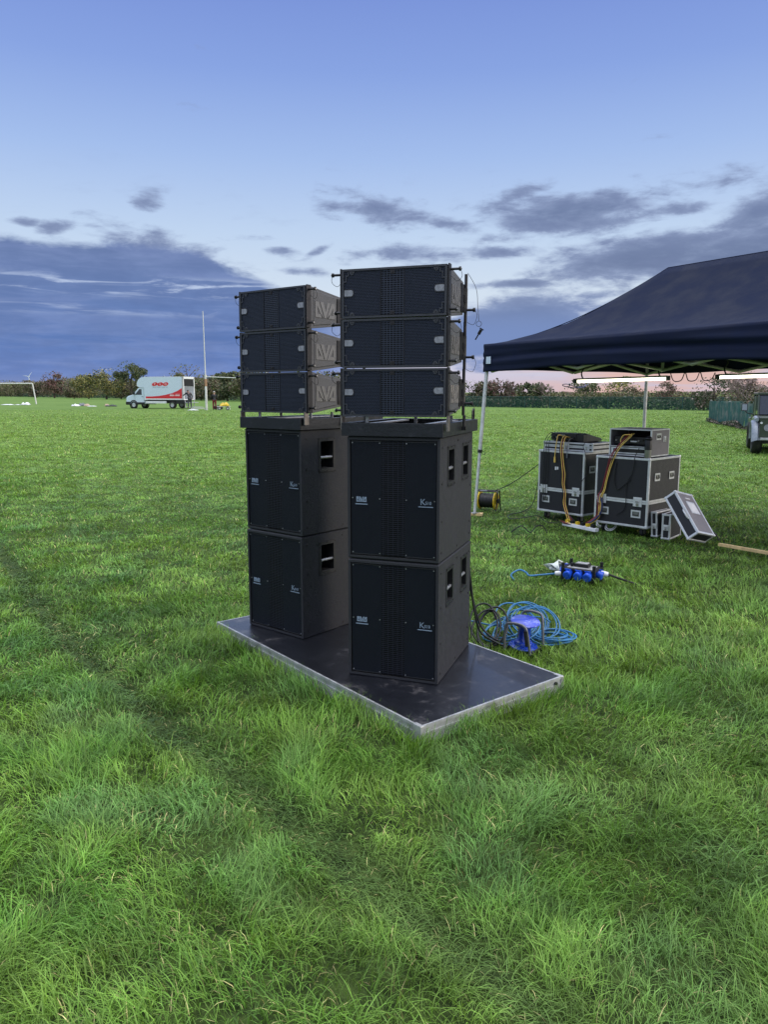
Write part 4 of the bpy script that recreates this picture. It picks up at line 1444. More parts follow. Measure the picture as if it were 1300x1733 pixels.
# ------------------------------------------------------------------ subwoofers
def holed_panel(mb, us, vs, holes, place, m):
    """rectangle cut into cells, leaving out the hole cells"""
    US = sorted(set(us + [h[0] for h in holes] + [h[1] for h in holes]))
    VS = sorted(set(vs + [h[2] for h in holes] + [h[3] for h in holes]))
    for a, b in zip(US[:-1], US[1:]):
        for c, d in zip(VS[:-1], VS[1:]):
            if any(a >= h[0] - 1e-6 and b <= h[1] + 1e-6 and c >= h[2] - 1e-6 and d <= h[3] + 1e-6 for h in holes): continue
            mb.add([place(a, c), place(b, c), place(b, d), place(a, d)], [(0, 1, 2, 3)], m)


def logo_polys():
    D = [(0, 1), (.17, 1), (.47, 0), (.03, 0), (.03, .0), (0, .12)]
    # each glyph as convex pieces (u, v)
    P = [[(0.0, .02), (.04, 0), (.10, .0), (.10, 1), (.0, 1)],
         [(.10, .0), (.10, .22), (.30, .22), (.40, 0)], [(.10, 1), (.18, 1), (.42, 0), (.33, 0), (.10, .72)],
         [(.24, 1), (.40, 1), (.53, .40), (.50, 0), (.46, 0)], [(.60, 1), (.76, 1), (.54, 0), (.50, 0), (.53, .40)],
         [(.90, .0), (.90, .22), (.70, .22), (.60, 0)], [(.90, 1), (.82, 1), (.58, 0), (.67, 0), (.90, .72)], [(.90, 0), (1, 0), (1, 1), (.90, 1)]]
    return P


def make_sub(label, loc, rz):
    t = thing('subwoofer', label, 'subwoofer', loc, rz, 'stacked black subwoofers')
    hw, D, H = .245, .69, .632
    c = MB()
    holes = [(.165, .275, .397, .560), (.475, .582, .397, .560)]
    e = .006
    for s in (1, -1):
        holed_panel(c, [0, D], [e, H - e], holes, lambda a, b, s=s: (s * hw, a, b), M_CAB)
        for (a, b, z0, z1) in holes:
            dpt = .075
            xo, xi = s * hw, s * (hw - dpt)
            c.add([(xo, a, z0), (xo, b, z0), (xo, b, z1), (xo, a, z1), (xi, a, z0), (xi, b, z0), (xi, b, z1), (xi, a, z1)],
                  [(0, 1, 5, 4), (1, 2, 6, 5), (2, 3, 7, 6), (3, 0, 4, 7), (4, 5, 6, 7)], M_VOID)
            # raised dish rim
            w = .007; o = s * (hw + .002)
            holed_panel(c, [a - w - .012, b + w + .012], [z0 - w - .014, z1 + w + .014], [(a, b, z0, z1)], lambda p_, q_, o=o: (o, p_, q_), M_CABD if s > 0 else M_CABD)
            for (ya, yb, za, zb) in ((a - .020, b + .020, z1 + .020, z1 + .0225), (a - .020, b + .020, z0 - .0225, z0 - .020)):
                c.add([(s * (hw + .0005), ya, za), (s * (hw + .004), ya, za), (s * (hw + .004), yb, za), (s * (hw + .0005), yb, za)], [(0, 1, 2, 3)], M_CABD)
            for yy in (a - .012, (a + b) / 2, b + .012):
                for zz in (z0 - .014, z1 + .014):
                    c.cyl((s * (hw + .001), yy, zz), (s * (hw + .005), yy, zz), .0035, n=8, m=M_RUB)
        for yy, zz in ((.045, .58), (.045, .40), (.045, .21), (.045, .05), (.36, .60), (.645, .58), (.645, .33), (.645, .12), (.645, .05), (.36, .03)):
            c.cyl((s * hw, yy, zz), (s * (hw + .003), yy, zz), .006, n=10, m=M_RUB)
    c.add([(-hw, 0, H - e), (hw, 0, H - e), (hw - e, e, H), (-hw + e, e, H)], [(0, 1, 2, 3)], M_CAB)
    c.add([(hw, 0, H - e), (hw, D, H - e), (hw - e, D - e, H), (hw - e, e, H)], [(0, 1, 2, 3)], M_CAB)
    c.add([(-hw, 0, H - e), (-hw, D, H - e), (-hw + e, D - e, H), (-hw + e, e, H)], [(0, 1, 2, 3)], M_CAB)
    c.add([(-hw + e, e, H), (hw - e, e, H), (hw - e, D - e, H), (-hw + e, D - e, H)], [(0, 1, 2, 3)], M_CAB)
    c.add([(hw, 0, e), (hw, D, e), (hw - e, D - e, 0), (hw - e, e, 0)], [(0, 1, 2, 3)], M_CAB)
    c.add([(-hw, 0, e), (hw, 0, e), (hw - e, e, 0), (-hw + e, e, 0)], [(0, 1, 2, 3)], M_CAB)
    c.add([(-hw, 0, e), (-hw, D, e), (-hw + e, D - e, 0), (-hw + e, e, 0)], [(0, 1, 2, 3)], M_CAB)
    c.box(-hw, hw, D - .002, D, e, H - e, M_CAB)
    c.box(-hw + e, hw - e, e, D - e, 0, .003, M_CAB)
    b = .014
    holed_panel(c, [-hw, hw], [e, H - e], [(-hw + b, hw - b, .018, H - .018)], lambda p_, q_: (p_, 0, q_), M_CAB)
    x0, x1, z0, z1 = -hw + b, hw - b, .018, H - .018
    c.add([(x0, 0, z0), (x1, 0, z0), (x1, 0, z1), (x0, 0, z1), (x0, .02, z0), (x1, .02, z0), (x1, .02, z1), (x0, .02, z1)], [(0, 1, 5, 4), (1, 2, 6, 5), (2, 3, 7, 6), (3, 0, 4, 7), (4, 5, 6, 7)], M_VOID)
    c.build('cabinet', M_CAB, t)
    gx0, gx1, gz0, gz1 = x0 + .004, x1 - .004, z0 + .005, z1 - .005
    for a, bb in ((gx0, -.063), (.065, gx1)):
        g = MB().box(a, bb, .006, .010, gz0, gz1)
        for zz in (gz0 + .01, (gz0 + gz1) / 2, gz1 - .01):
            for xx in (a + .008 if a < -.1 else a + .006, bb - .008):
                g.cyl((xx, .003, zz), (xx, .006, zz), .0030, n=8, m=M_HAND)
        # rolled edge of the grille
        g.box(a, bb, .0045, .006, gz1 - .004, gz1, M_CABD); g.box(a, bb, .0045, .006, gz0, gz0 + .004, M_CABD)
        g.mats = [M_GSUB if q is None else q for q in g.mats]
        o = g.build('side_grille', M_GSUB, t)
        if M_GSUB.name not in [q.name for q in o.data.materials]: pass
    g = MB().box(-.063, .065, .0062, .010, gz0, gz1)
    g.build('centre_grille', M_GMIDS, t)
    # badges
    bd = MB()
    bx, bz, s_ = -.198, .297, .055
    for poly in logo_polys():
        bd.add([(bx + u * s_, .003, bz + v * .026) for u, v in poly] + [(bx + u * s_, .006, bz + v * .026) for u, v in poly],
               [tuple(range(len(poly)))] + [(i, (i + 1) % len(poly), (i + 1) % len(poly) + len(poly), i + len(poly)) for i in range(len(poly))], M_BADGE)
    bd.box(bx - .006, bx + s_ + .006, .003, .006, bz - .014, bz - .009, M_BADGE)
    bd.build('maker_badge', M_BADGE, t)
    kd = MB()
    Mt = lambda x, z: Matrix(((1, 0, 0, x), (0, 0, -1, .0045), (0, 1, 0, z), (0, 0, 0, 1)))
    text_on(kd, 'K', .044, Mt(.158, .309), M_BADGE, .001)
    text_on(kd, 'S10', .022, Mt(.187, .305), M_BADGE, .001)
    kd.box(.135, .212, .003, .006, .284, .288, M_BADGE)
    kd.build('type_badge', M_BADGE, t)
    for s in (1, -1):
        for (a, b_, z0_, z1_) in holes:
            h = MB(); h.cyl((s * (hw - .012), a, .462), (s * (hw - .012), b_, .462), .009, n=10)
            h.build('handle', M_HAND, t)
    return t


# grilles come out of the builder with one material: index 0 is the perforated plate
_old_build = MB.build


def _build(s, name, m=None, parent=None, bevel=0.0):
    if s.mats and m is not None and name == 'side_grille':
        s.mats = [m] + [q for q in s.mats]
        s.mi = [0 if k < 6 else v + 1 for k, v in enumerate(s.mi)]
    return _old_build(s, name, m, parent, bevel)


MB.build = _build

RT = dict(c=(.0435, 3.808), yaw=R(-19.7)); LT = dict(c=(-.680, 4.613), yaw=R(-39.2))
sub0 = make_sub('upper black subwoofer of the right front speaker tower, directly under the steel base frame', (*RT['c'], .716), RT['yaw'])
for (T_, z, lb, dx) in ((RT, .080, 'lower black subwoofer of the right front speaker tower, standing on the deck', .0), (LT, .716, 'upper black subwoofer of the left rear speaker tower', .004), (LT, .080, 'lower black subwoofer of the left rear speaker tower, standing on the deck', 0)):
    s_ = copy_tree(sub0)
    s_.location = (T_['c'][0] + dx, T_['c'][1], z); s_.rotation_euler = (0, 0, T_['yaw'])
    s_['label'] = lb


def make_tray(label, T_):
    t = thing('base_frame', label, 'speaker frame', (*T_['c'], 1.3495), T_['yaw'], 'steel base frames on the subwoofers')
    x0, x1, y0, y1 = -.272, .262, -.012, .745
    f = MB(); h = .066; w = .038; th = .004
    f.box(x0, x1, y0, y0 + th, 0, h); f.box(x0, x1, y1 - th, y1, 0, h)
    f.box(x0, x0 + th, y0 + th, y1 - th, 0, h); f.box(x1 - th, x1, y0 + th, y1 - th, 0, h)
    for z in (.0, h - th):
        f.box(x0 + th, x1 - th, y0 + th, y0 + w, z + .0005, z + th - .0005); f.box(x0 + th, x1 - th, y1 - w, y1 - th, z + .0005, z + th - .0005)
        f.box(x0 + th, x0 + w, y0 + w, y1 - w, z + .0005, z + th - .0005); f.box(x1 - w, x1 - th, y0 + w, y1 - w, z + .0005, z + th - .0005)
    f.build('frame', M_TRAY, t, bevel=.0012)
    for xx in (-.16, .14):
        MB().box(xx - .018, xx + .018, y0 + w, y1 - w, h - .012, h - .005).build('crossbar', M_HAND, t)
    for x, y in ((-.155, .05), (.02, .32), (.22, .30)):
        p_ = MB(); p_.box(x - .008, x + .008, y - .004, y + .004, .02, .098); p_.build('support_post', M_HAND, t)
    for s in (-1, 1):
        r_ = MB(); r_.cyl((s * .279, .345, .03), (s * .279, .345, .098), .0085, n=8); r_.box(s * .279 - .012, s * .279 + .012, .335, .355, .02, .04); r_.build('rear_stub', M_RIGD, t)
        q = MB(); q.box(s * .279 - .0045, s * .279 + .0045, .004, .036, .03, .105); q.build('front_link', M_FRAME, t)
    lp = MB(); lp.tube([(x1 - .02, y1 - .05, h), (x1 - .02, y1 - .05, h + .045), (x1 - .02, y1 - .03, h + .058), (x1 - .02, y1 - .015, h + .045), (x1 - .02, y1 - .015, h)], .005, 8); lp.build('lifting_eye', M_RIGD, t)
    return t


tr0 = make_tray('black steel base frame between the subwoofers and the line array of the right tower', RT)
tr1 = copy_tree(tr0); tr1.location = (*LT['c'], 1.3495); tr1.rotation_euler = (0, 0, LT['yaw'])
tr1['label'] = 'black steel base frame between the subwoofers and the line array of the left tower'


def make_module(label, loc, rz, seed=0):
    t = thing('line_array_speaker', label, 'speaker', loc, rz, 'line array speakers on the two towers')
    hw, D, H = .268, .33, .236
    e = .006
    Mx = Matrix(((0, 1, 0, 0), (1, 0, 0, 0), (0, 0, 1, 0), (0, 0, 0, 1)))
    c = MB()
    prof = [(.012, 0), (.05, 0), (D, .036), (D, .200), (.05, H), (.012, H)]
    c.prism(prof, -hw, hw, M_MODCAB, Mx)
    # front frame ring
    b = .010
    holed_panel(c, [-hw, hw], [0, H], [(-hw + b, hw - b, b, H - b)], lambda p_, q_: (p_, 0, q_), M_BEZ)
    x0, x1, z0, z1 = -hw + b, hw - b, b, H - b
    c.add([(x0, 0, z0), (x1, 0, z0), (x1, 0, z1), (x0, 0, z1), (x0, .0118, z0), (x1, .0118, z0), (x1, .0118, z1), (x0, .0118, z1)], [(0, 1, 5, 4), (1, 2, 6, 5), (2, 3, 7, 6), (3, 0, 4, 7)], M_VOID)
    c.add([(-hw, 0, 0), (hw, 0, 0), (hw, .012, 0), (-hw, .012, 0)], [(0, 1, 2, 3)], M_CAB)
    c.add([(-hw, 0, H), (hw, 0, H), (hw, .012, H), (-hw, .012, H)], [(0, 1, 2, 3)], M_MODCAB)
    for s in (-1, 1): c.add([(s * hw, 0, 0), (s * hw, .012, 0), (s * hw, .012, H), (s * hw, 0, H)], [(0, 1, 2, 3)], M_CAB)
    c.box(-hw + .03, hw - .03, D, D + .012, .06, .176, M_RIGD)
    c.build('cabinet', M_MODCAB, t, bevel=.002)
    g1, g0 = x1 - .002, x0 + .002
    for a, bb in ((g0, -.066), (.056, g1)):
        MB().box(a, bb, .004, .008, z0 + .002, z1 - .002).build('grille', M_GSIDE, t)
    MB().box(-.066, .056, .0042, .008, z0 + .002, z1 - .002).build('centre_grille', M_GMID, t)
    cf = MB(); cf.box(-.0665, -.0645, .002, .004, z0 + .002, z1 - .002); cf.box(.0545, .0565, .002, .004, z0 + .002, z1 - .002)
    for zz in (z0 + .012, z1 - .012):
        cf.box(-.016, .006, .002, .0045, zz - .009, zz + .009)
        cf.cyl((-.005, -.001, zz), (-.005, .003, zz), .004, n=8, m=M_RIGD)
    cf.build('centre_trim', M_CAB, t)
    for sx in (-1, 1):
        for sz in (-1, 1):
            X = lambda v: sx * (hw - b - v)
            Zc = H / 2; Z = lambda v: Zc + sz * (H / 2 - b - v)
            q = MB()
            # stepped corner bracket drawn as a narrow raised strip, plus the screw boss beside it
            for (xa, xb_, za, zb) in ((.0, .012, .048, .053), (.010, .0145, .020, .053), (.0145, .026, .020, .0245), (.0215, .026, .004, .020)):
                q.box(min(X(xa), X(xb_)), max(X(xa), X(xb_)), .0005, .004, min(Z(za), Z(zb)), max(Z(za), Z(zb)), M_BEZ)
            cx, cz = X(.043), Z(.011)
            q.prism([(cx - .015, cz - sz * .0 + sz * .009), (cx + .015, cz + sz * .009), (cx + .008, cz - sz * .004), (cx, cz - sz * .009), (cx - .008, cz - sz * .004)], .001, .004, M_BEZ)
            q.cyl((cx, -.001, cz + sz * .003), (cx, .002, cz + sz * .003), .0035, n=8, m=M_RIGD)
            q.build('corner_bracket', M_CAB, t)
        # pale rounded handle lens at mid height
        cz = .121 if sx < 0 else .128
        n = 10; pr = []
        xo, xi = hw - b - .003, hw - b - .038
        pr = [(sx * xo, cz - .0145), (sx * xo, cz + .0145)]
        pr += [(sx * (xi - .011 * math.sin(a + math.pi / 2 if a < 0 else math.pi / 2 - a)), cz + .0145 * math.sin(a)) for a in [math.pi / 2 - math.pi * k / n for k in range(n + 1)]]
        l = MB(); l.prism(pr, .0015, .005); l.build('handle_recess', M_WIN, t)
        rim = MB(); pr2 = [(x - sx * (.004 if abs(x) < xo - .001 else 0), cz + (z - cz) * 1.32) for x, z in pr]
        rim.prism(pr2, .0018, .0052); rim.build('recess_rim', M_CAB, t)
        # side panel with the relief logo
        pn = MB()
        xs = sx * hw
        pp = [(.074, .022), (.262, .046), (.262, .190), (.074, .214)]
        pn.add([(xs + sx * .0035, y, z) for y, z in pp] + [(xs, y - .004 if y < .1 else y + .004, z + (.004 if z > .12 else -.004)) for y, z in pp],
               [(0, 1, 2, 3)] + [(i, (i + 1) % 4, (i + 1) % 4 + 4, i + 4) for i in range(4)], M_MODCAB)
        pn.build('side_panel', M_MODCAB, t)
        lg = MB()
        for poly in logo_polys():
            P = [(.082 + u * .172, .068 + v * .088) for u, v in poly]
            k = len(P)
            lg.add([(xs + sx * .0065, y, z) for y, z in P] + [(xs + sx * .003, y, z) for y, z in P], [tuple(range(k))] + [(i, (i + 1) % k, (i + 1) % k + k, i + k) for i in range(k)], M_LOGO)
        lg.build('logo_relief', M_LOGO, t)
        rp = MB()
        rp.box(min(xs + sx * .004, xs + sx * .012), max(xs + sx * .004, xs + sx * .012), .004, .040, .004, H + .004, bev=.0015)
        for zz in (.045, .085, .125, .165):
            rp.cyl((xs + sx * .012, .022, zz), (xs + sx * .0125, .022, zz), .004, n=8, m=M_RIGD)
        rp.box(min(xs + sx * .0005, xs + sx * .004), max(xs + sx * .0005, xs + sx * .004), .006, .038, .01, H - .01, M_RIGD)
        rp.build('rigging_plate', M_FRAME, t)
        for zz, ln in ((.030, .034), (H - .022, .050)):
            pnn = MB(); pnn.cyl((xs + sx * .012, .022, zz), (xs + sx * (.012 + ln), .022, zz), .0062, n=8)
            pnn.cyl((xs + sx * (.012 + ln * .82), .022, zz), (xs + sx * (.012 + ln), .022, zz), .0105, n=10, m=M_RIGD)
            pnn.cyl((xs + sx * (.012 + ln), .022, zz), (xs + sx * (.016 + ln), .022, zz), .005, n=8, m=M_PIN)
            pnn.build('locking_pin', M_RIGD, t)
        po = MB(); xp = sx * .279
        po.box(min(sx * (hw - .02), sx * (hw + .006)), max(sx * (hw - .02), sx * (hw + .006)), .278, .336, .048, .188, M_RIGD)
        po.cyl((xp, .345, 0), (xp, .345, .241), .0085, n=8)
        po.box(xp - .008, xp + .008, .337, .353, .07, .17, M_FRAME)
        po.box(min(sx * hw, xp), max(sx * hw, xp), .32, .35, .10, .135, M_RIGD)
        po.box(min(sx * hw, xp), max(sx * hw, xp), .31, .345, .05, .075, M_RIGD)
        po.build('rear_post', M_FRAME, t)
        rp2 = MB(); rp2.cyl((xp, .345, .062), (xp + sx * .048, .345, .062), .0062, n=8); rp2.cyl((xp + sx * .040, .345, .062), (xp + sx * .05, .345, .062), .011, n=10)
        rp2.build('locking_pin', M_RIGD, t)
        wr = MB(); wr.tube(smooth_path([(xp + sx * .05, .345, .062), (xp + sx * .062, .34, .03), (xp + sx * .045, .342, -.012), (xp + sx * .01, .345, .0)], 5), .0012, 5)
        wr.build('safety_wire', M_RIGD, t)
        wr = MB(); wr.tube(smooth_path([(xs + sx * .06, .022, H - .022), (xs + sx * .066, .03, H - .055), (xs + sx * .04, .04, H - .075), (xs + sx * .012, .035, H - .05)], 5), .0012, 5)
        wr.build('safety_wire', M_RIGD, t)
    return t


mod0 = None
names = [('bottom', 0), ('middle', 1), ('top', 2)]
for side, T_, yaw, off in (('right', RT, R(-18.9), 0.0), ('left', LT, R(-36.6), .020)):
    for nm, k in names:
        lb = {'bottom': 'lowest black line array speaker of the %s tower, just above the steel base frame', 'middle': 'middle black line array speaker of the three on the %s tower',
              'top': 'topmost black line array speaker of the three on the %s tower'}[nm] % side
        d_ = Vector((math.cos(yaw), math.sin(yaw)))
        loc = (T_['c'][0] + d_.x * off, T_['c'][1] + d_.y * off, 1.447 + .2412 * k)
        if mod0 is None:
            mod0 = make_module(lb, loc, yaw); q = mod0
        else:
            q = copy_tree(mod0)
            q.location = loc; q['label'] = lb
        q.rotation_euler = (R(-.5 * k), 0, yaw + R(-.35 * (k - 1)))


def quick_release_pin():
    d = Vector((math.cos(RT['yaw']), math.sin(RT['yaw'])))
    yaw = R(-18.9)
    M = Matrix.Translation((RT['c'][0], RT['c'][1], 0)) @ Matrix.Rotation(yaw, 4, 'Z')
    a = M @ Vector((.34, .345, 1.985)); b = M @ Vector((.375, .345, 1.86)); c = M @ Vector((.352, .345, 1.815))
    mb = MB(); mb.tube(smooth_path([M @ Vector((.29, .345, 2.17)), M @ Vector((.335, .345, 2.09)), M @ Vector((.345, .345, 2.0)), M @ Vector((.352, .345, 1.93))], 6), .0013, 5)
    rr = [M @ Vector((.352 + .014 * math.cos(t), .345, 1.915 + .014 * math.sin(t))) for t in [i * math.pi / 6 for i in range(12)]]
    mb.tube(rr, .0013, 5, closed=True)
    p0 = M @ Vector((.365, .345, 1.885)); p1 = M @ Vector((.335, .345, 1.835))
    mb.cyl(p0, p0.lerp(p1, .45), .008, n=8); mb.cyl(p0.lerp(p1, .45), p1, .0035, n=8); mb.cyl(p0 + (p0 - p1) * .02, p0 + (p0 - p1) * .12, .012, n=8)
    o = mb.build('release_pin', M_RIGD)
    tag(o, 'quick release pin dangling on a thin wire at the rear of the right line array', 'pin')


quick_release_pin()


# ------------------------------------------------------------------ pop-up tent
TC = Vector((1.253, 9.717, 0)); TS = Vector((.857, .516, 0)); TV = Vector((.516, -.857, 0))
TA, TB, ZE, ZP = 3.0, 4.5, 2.157, .845


def tent():
    t = thing('pop_up_tent', 'dark navy pop-up tent with pale metal legs standing over the flight cases', 'tent', TC, math.atan2(TS.y, TS.x))
    # local frame: x along the short side, -y along the long side
    c = MB(); na, nb_ = 30, 45
    vs = []
    for j in range(nb_ + 1):
        for i in range(na + 1):
            a = TA * i / na; b = TB * j / nb_
            d = min(a, TA - a, b, TB - b) / 1.5
            da = min(a, TA - a) / 1.5; db = min(b, TB - b) / 1.5
            # fabric hangs hollow between eave and peak, a little more between the struts
            z = ZP * (d ** 1.62)
            if d > .97: z = ZP * (1 - (1 - d) * 1.55)
            z += .030 * math.sin(a * 5.1 + b * 1.3) * d * (1 - d) + .020 * math.sin(b * 7.7 - a * 2.0) * (1 - d) * d + .012 * math.sin(b * 15 + a * 9) * d * (1 - d)
            if d < .001: z += -.018 * math.sin(math.pi * (a / TA if (j in (0, nb_)) else b / TB))
            vs.append((a, -b, z + ZE))
    c.add(vs, [(j * (na + 1) + i, j * (na + 1) + i + 1, (j + 1) * (na + 1) + i + 1, (j + 1) * (na + 1) + i) for j in range(nb_) for i in range(na)], None, True)
    o = c.build('roof_fabric', M_TENT, t)
    so = o.modifiers.new('solid', 'SOLIDIFY'); so.thickness = .003; so.offset = -1
    def rz(a, b):
        d = max(0, min(a, TA - a, b, TB - b) / 1.5)
        return ZE + (ZP * (1 - (1 - d) * 1.55) if d > .97 else ZP * d ** 1.62) - .002
    sm = MB()
    for (a0, b0, a1, b1) in ((0, 0, 1.5, 1.5), (TA, 0, 1.5, 1.5), (0, TB, 1.5, 3.0), (TA, TB, 1.5, 3.0), (1.5, 1.5, 1.5, 3.0)):
        sm.tube([(a0 + (a1 - a0) * k / 16, -(b0 + (b1 - b0) * k / 16), rz(a0 + (a1 - a0) * k / 16, b0 + (b1 - b0) * k / 16)) for k in range(17)], .0055, 6)
    sm.build('roof_seam', M_TENT, t)
    # valance: four skirts with creases
    sides = [((0, 0), (0, -TB), (-1, 0)), ((0, -TB), (TA, -TB), (0, -1)), ((TA, -TB), (TA, 0), (1, 0)), ((TA, 0), (0, 0), (0, 1))]
    for k, (p0, p1, nn) in enumerate(sides):
        ln = math.hypot(p1[0] - p0[0], p1[1] - p0[1]); n = int(ln * 16); m = 12
        vs = []
        for j in range(m + 1):
            for i in range(n + 1):
                f = i / n; w = j / m
                x = p0[0] + (p1[0] - p0[0]) * f; y = p0[1] + (p1[1] - p0[1]) * f
                edge = math.sin(math.pi * f)
                s_ = f * ln
                # horizontal drag folds running along the skirt
                fold = .020 * math.sin(w * 9.5 + 1.3 * math.sin(s_ * 1.15 + k) + .5 * math.sin(s_ * 3.1)) * edge ** .5 * math.sin(math.pi * min(1, w * 1.05)) \
                    + .010 * math.sin(w * 21 + 2.0 * math.sin(s_ * .9)) * math.sin(math.pi * w)
                fold += .012 * w * math.sin(s_ * 4.0 + k)
                z = ZE - .018 * edge * (1 - w) - w * (.335 - .030 * edge + .008 * math.sin(s_ * 3.3 + k)) 
                vs.append((x + nn[0] * (fold + .006), y + nn[1] * (fold + .006), z))
        sk = MB(); sk.add(vs, [(j * (n + 1) + i, j * (n + 1) + i + 1, (j + 1) * (n + 1) + i + 1, (j + 1) * (n + 1) + i) for j in range(m) for i in range(n)], None, True)
        o = sk.build('valance', M_TENT, t)
        so = o.modifiers.new('solid', 'SOLIDIFY'); so.thickness = .003
        if k == 0:
            tg = MB(); tg.box(-.034, -.030, -.17, -.085, ZE - .24, ZE - .155)
            tg.box(-.0355, -.034, -.155, -.10, ZE - .225, ZE - .215, M_VANP); tg.box(-.0355, -.034, -.155, -.10, ZE - .205, ZE - .195, M_VANP)
            tg.build('fabric_tag', M_WHITEP, t)
    for k, (x, y, lx, ly) in enumerate(((.04, -.04, -.135, .05), (TA - .04, -.04, .0, 0), (.04, -TB + .04, 0, 0), (TA - .04, -TB + .04, 0, 0))):
        leg = MB()
        a = Vector((x + lx, y + ly, .035 if k == 0 else .0)); b = Vector((x, y, ZE - .03)); mid = a.lerp(b, .38)
        leg.tube([a, mid], .024, 4); leg.tube([mid, b], .030, 4)
        leg.build('leg', M_POLE, t)
        col = MB(); col.cyl(mid - (b - a).normalized() * .02, mid + (b - a).normalized() * .02, .030, n=10)
        col.tube(smooth_path([mid + Vector((.02, -.02, 0)), mid + Vector((.06, -.03, -.01)), mid + Vector((.05, -.03, -.05)), mid + Vector((.02, -.02, -.03))], 4), .003, 5)
        col.build('leg_clamp', M_BLACK, t)
        fp = MB().box(a.x - .05, a.x + .05, a.y - .05, a.y + .05, a.z - .004, a.z + .004); fp.build('foot_plate', M_PIN, t)
        cn = MB().box(x - .04, x + .04, y - .04, y + .04, ZE - .14, ZE - .02, bev=.006); cn.build('corner_joint', M_BLACK, t)

    def truss(p, q, n, zt, zb):
        p, q = Vector(p), Vector(q)
        for i in range(n):
            a, b = p.lerp(q, i / n), p.lerp(q, (i + 1) / n)
            d = (b - a).normalized(); sd_ = Vector((-d.y, d.x, 0)) * .013
            for z0, z1, o_ in ((zt, zb, 1), (zb, zt, -1)):
                m_ = MB()
                A = a + Vector((0, 0, z0)) + sd_ * o_; B = b + Vector((0, 0, z1)) + sd_ * o_
                m_.tube([A, B], .019, 4)
                m_.build('truss_bar', M_TRUSS, t)
    zt, zb = ZE - .05, ZE - .33
    truss((.07, -.05, 0), (TA - .07, -.05, 0), 2, zt, zb)
    truss((.07, -TB + .05, 0), (TA - .07, -TB + .05, 0), 2, zt, zb)
    truss((.095, -.07, 0), (.095, -TB + .07, 0), 3, zt, zb)
    truss((TA - .05, -.07, 0), (TA - .05, -TB + .07, 0), 3, zt, zb)
    truss((TA / 2, -.07, 0), (TA / 2, -TB + .07, 0), 3, zt - .02, zb)
    for b_ in (1.5, 3.0):
        m_ = MB(); m_.cyl((TA / 2, -b_, zb - .02), (TA / 2, -b_, ZE + ZP - .03), .017, n=8); m_.build('peak_mast', M_TRUSS, t)
    for (b_, yy) in ((1.5, -.07), (3.0, -TB + .07)):
        for xx in (.07, TA - .07):
            m_ = MB(); m_.tube([(xx, yy, ZE - .04), (TA / 2, -b_, ZE + ZP * .40)], .010, 4); m_.build('roof_strut', M_TRUSS, t)
    return t


tent()
p = Vector((1.125, 9.70, 0))
wd = MB().box(-.10, .15, -.06, .06, 0, .032, bev=.004)
o = wd.build('wooden_block', M_WOOD); o.location = (p.x, p.y, 0.002); o.rotation_euler = (0, 0, R(-14))
tag(o, 'pale wooden block under the corner leg of the tent', 'block')


def tube_light(label, A, B, group='lit tube lamps under the tent'):
    A, B = Vector(A), Vector(B)
    t = thing('tube_light', label, 'lamp', A, math.atan2(B.y - A.y, B.x - A.x), group)
    L = (B - A).length; t.rotation_euler[1] = -math.asin((B.z - A.z) / L)
    MB().cyl((.05, 0, 0), (L - .05, 0, 0), .020, n=14).build('tube', M_LAMP, t)
    h = MB(); h.box(.03, L - .03, -.022, .022, .016, .038, bev=.005); h.build('housing', M_POLE, t)
    for x in (0, L - .05):
        MB().cyl((x, 0, .006), (x + .05, 0, .006), .029, n=14).build('end_cap', M_GREYT, t)
    for x in (.12, L - .12):
        k = MB(); k.tube(smooth_path([(x, 0, .03), (x - .02, .01, .10), (x + .015, 0, .17), (x, 0, .22)], 5), .009, 6); k.build('hanging_strap', M_BLACK, t)
    return t


tube_light('lit white tube lamp hanging under the tent, above the flight cases', (2.44, 9.95, 1.705), (3.52, 9.50, 1.735))
tube_light('lit white tube lamp under the tent cut off by the right picture edge', (3.94, 9.20, 1.742), (5.06, 8.75, 1.775))
cb_ = MB(); A = Vector((3.52, 9.50, 1.74)); B = Vector((3.94, 9.2, 1.75))
pts = []
for k in range(4):
    a = A.lerp(B, k / 3)
    if k < 3:
        b = A.lerp(B, (k + 1) / 3)
        pts += [a + Vector((0, 0, .06)), a.lerp(b, .25) + Vector((0, 0, -.035)), a.lerp(b, .75) + Vector((0, 0, -.03))]
pts.append(B + Vector((0, 0, .05)))
cb_.tube(smooth_path(pts, 7), .006, 6)
o = cb_.build('looped_cable', M_CABB); tag(o, 'dark cable looping in three swags between the two lit tube lamps', 'cable')
cb_ = MB(); A = Vector((2.44, 9.93, 1.70))
cb_.tube(smooth_path([A + Vector((.10, 0, .02)), A + Vector((.16, 0, -.05)), A + Vector((.06, 0, -.075)), A + Vector((-.10, .01, -.06)), A + Vector((-.14, .01, -.035)), A + Vector((-.07, 0, -.03)), A + Vector((.04, 0, -.065)), A + Vector((.18, 0, -.04)), A + Vector((.17, 0, .02))], 7), .005, 6)
o = cb_.build('flex_loop', mat('pale_blue_flex', (.25, .28, .62), .4)); tag(o, 'pale blue lamp flex curled under the left end of the first tube lamp', 'cable')


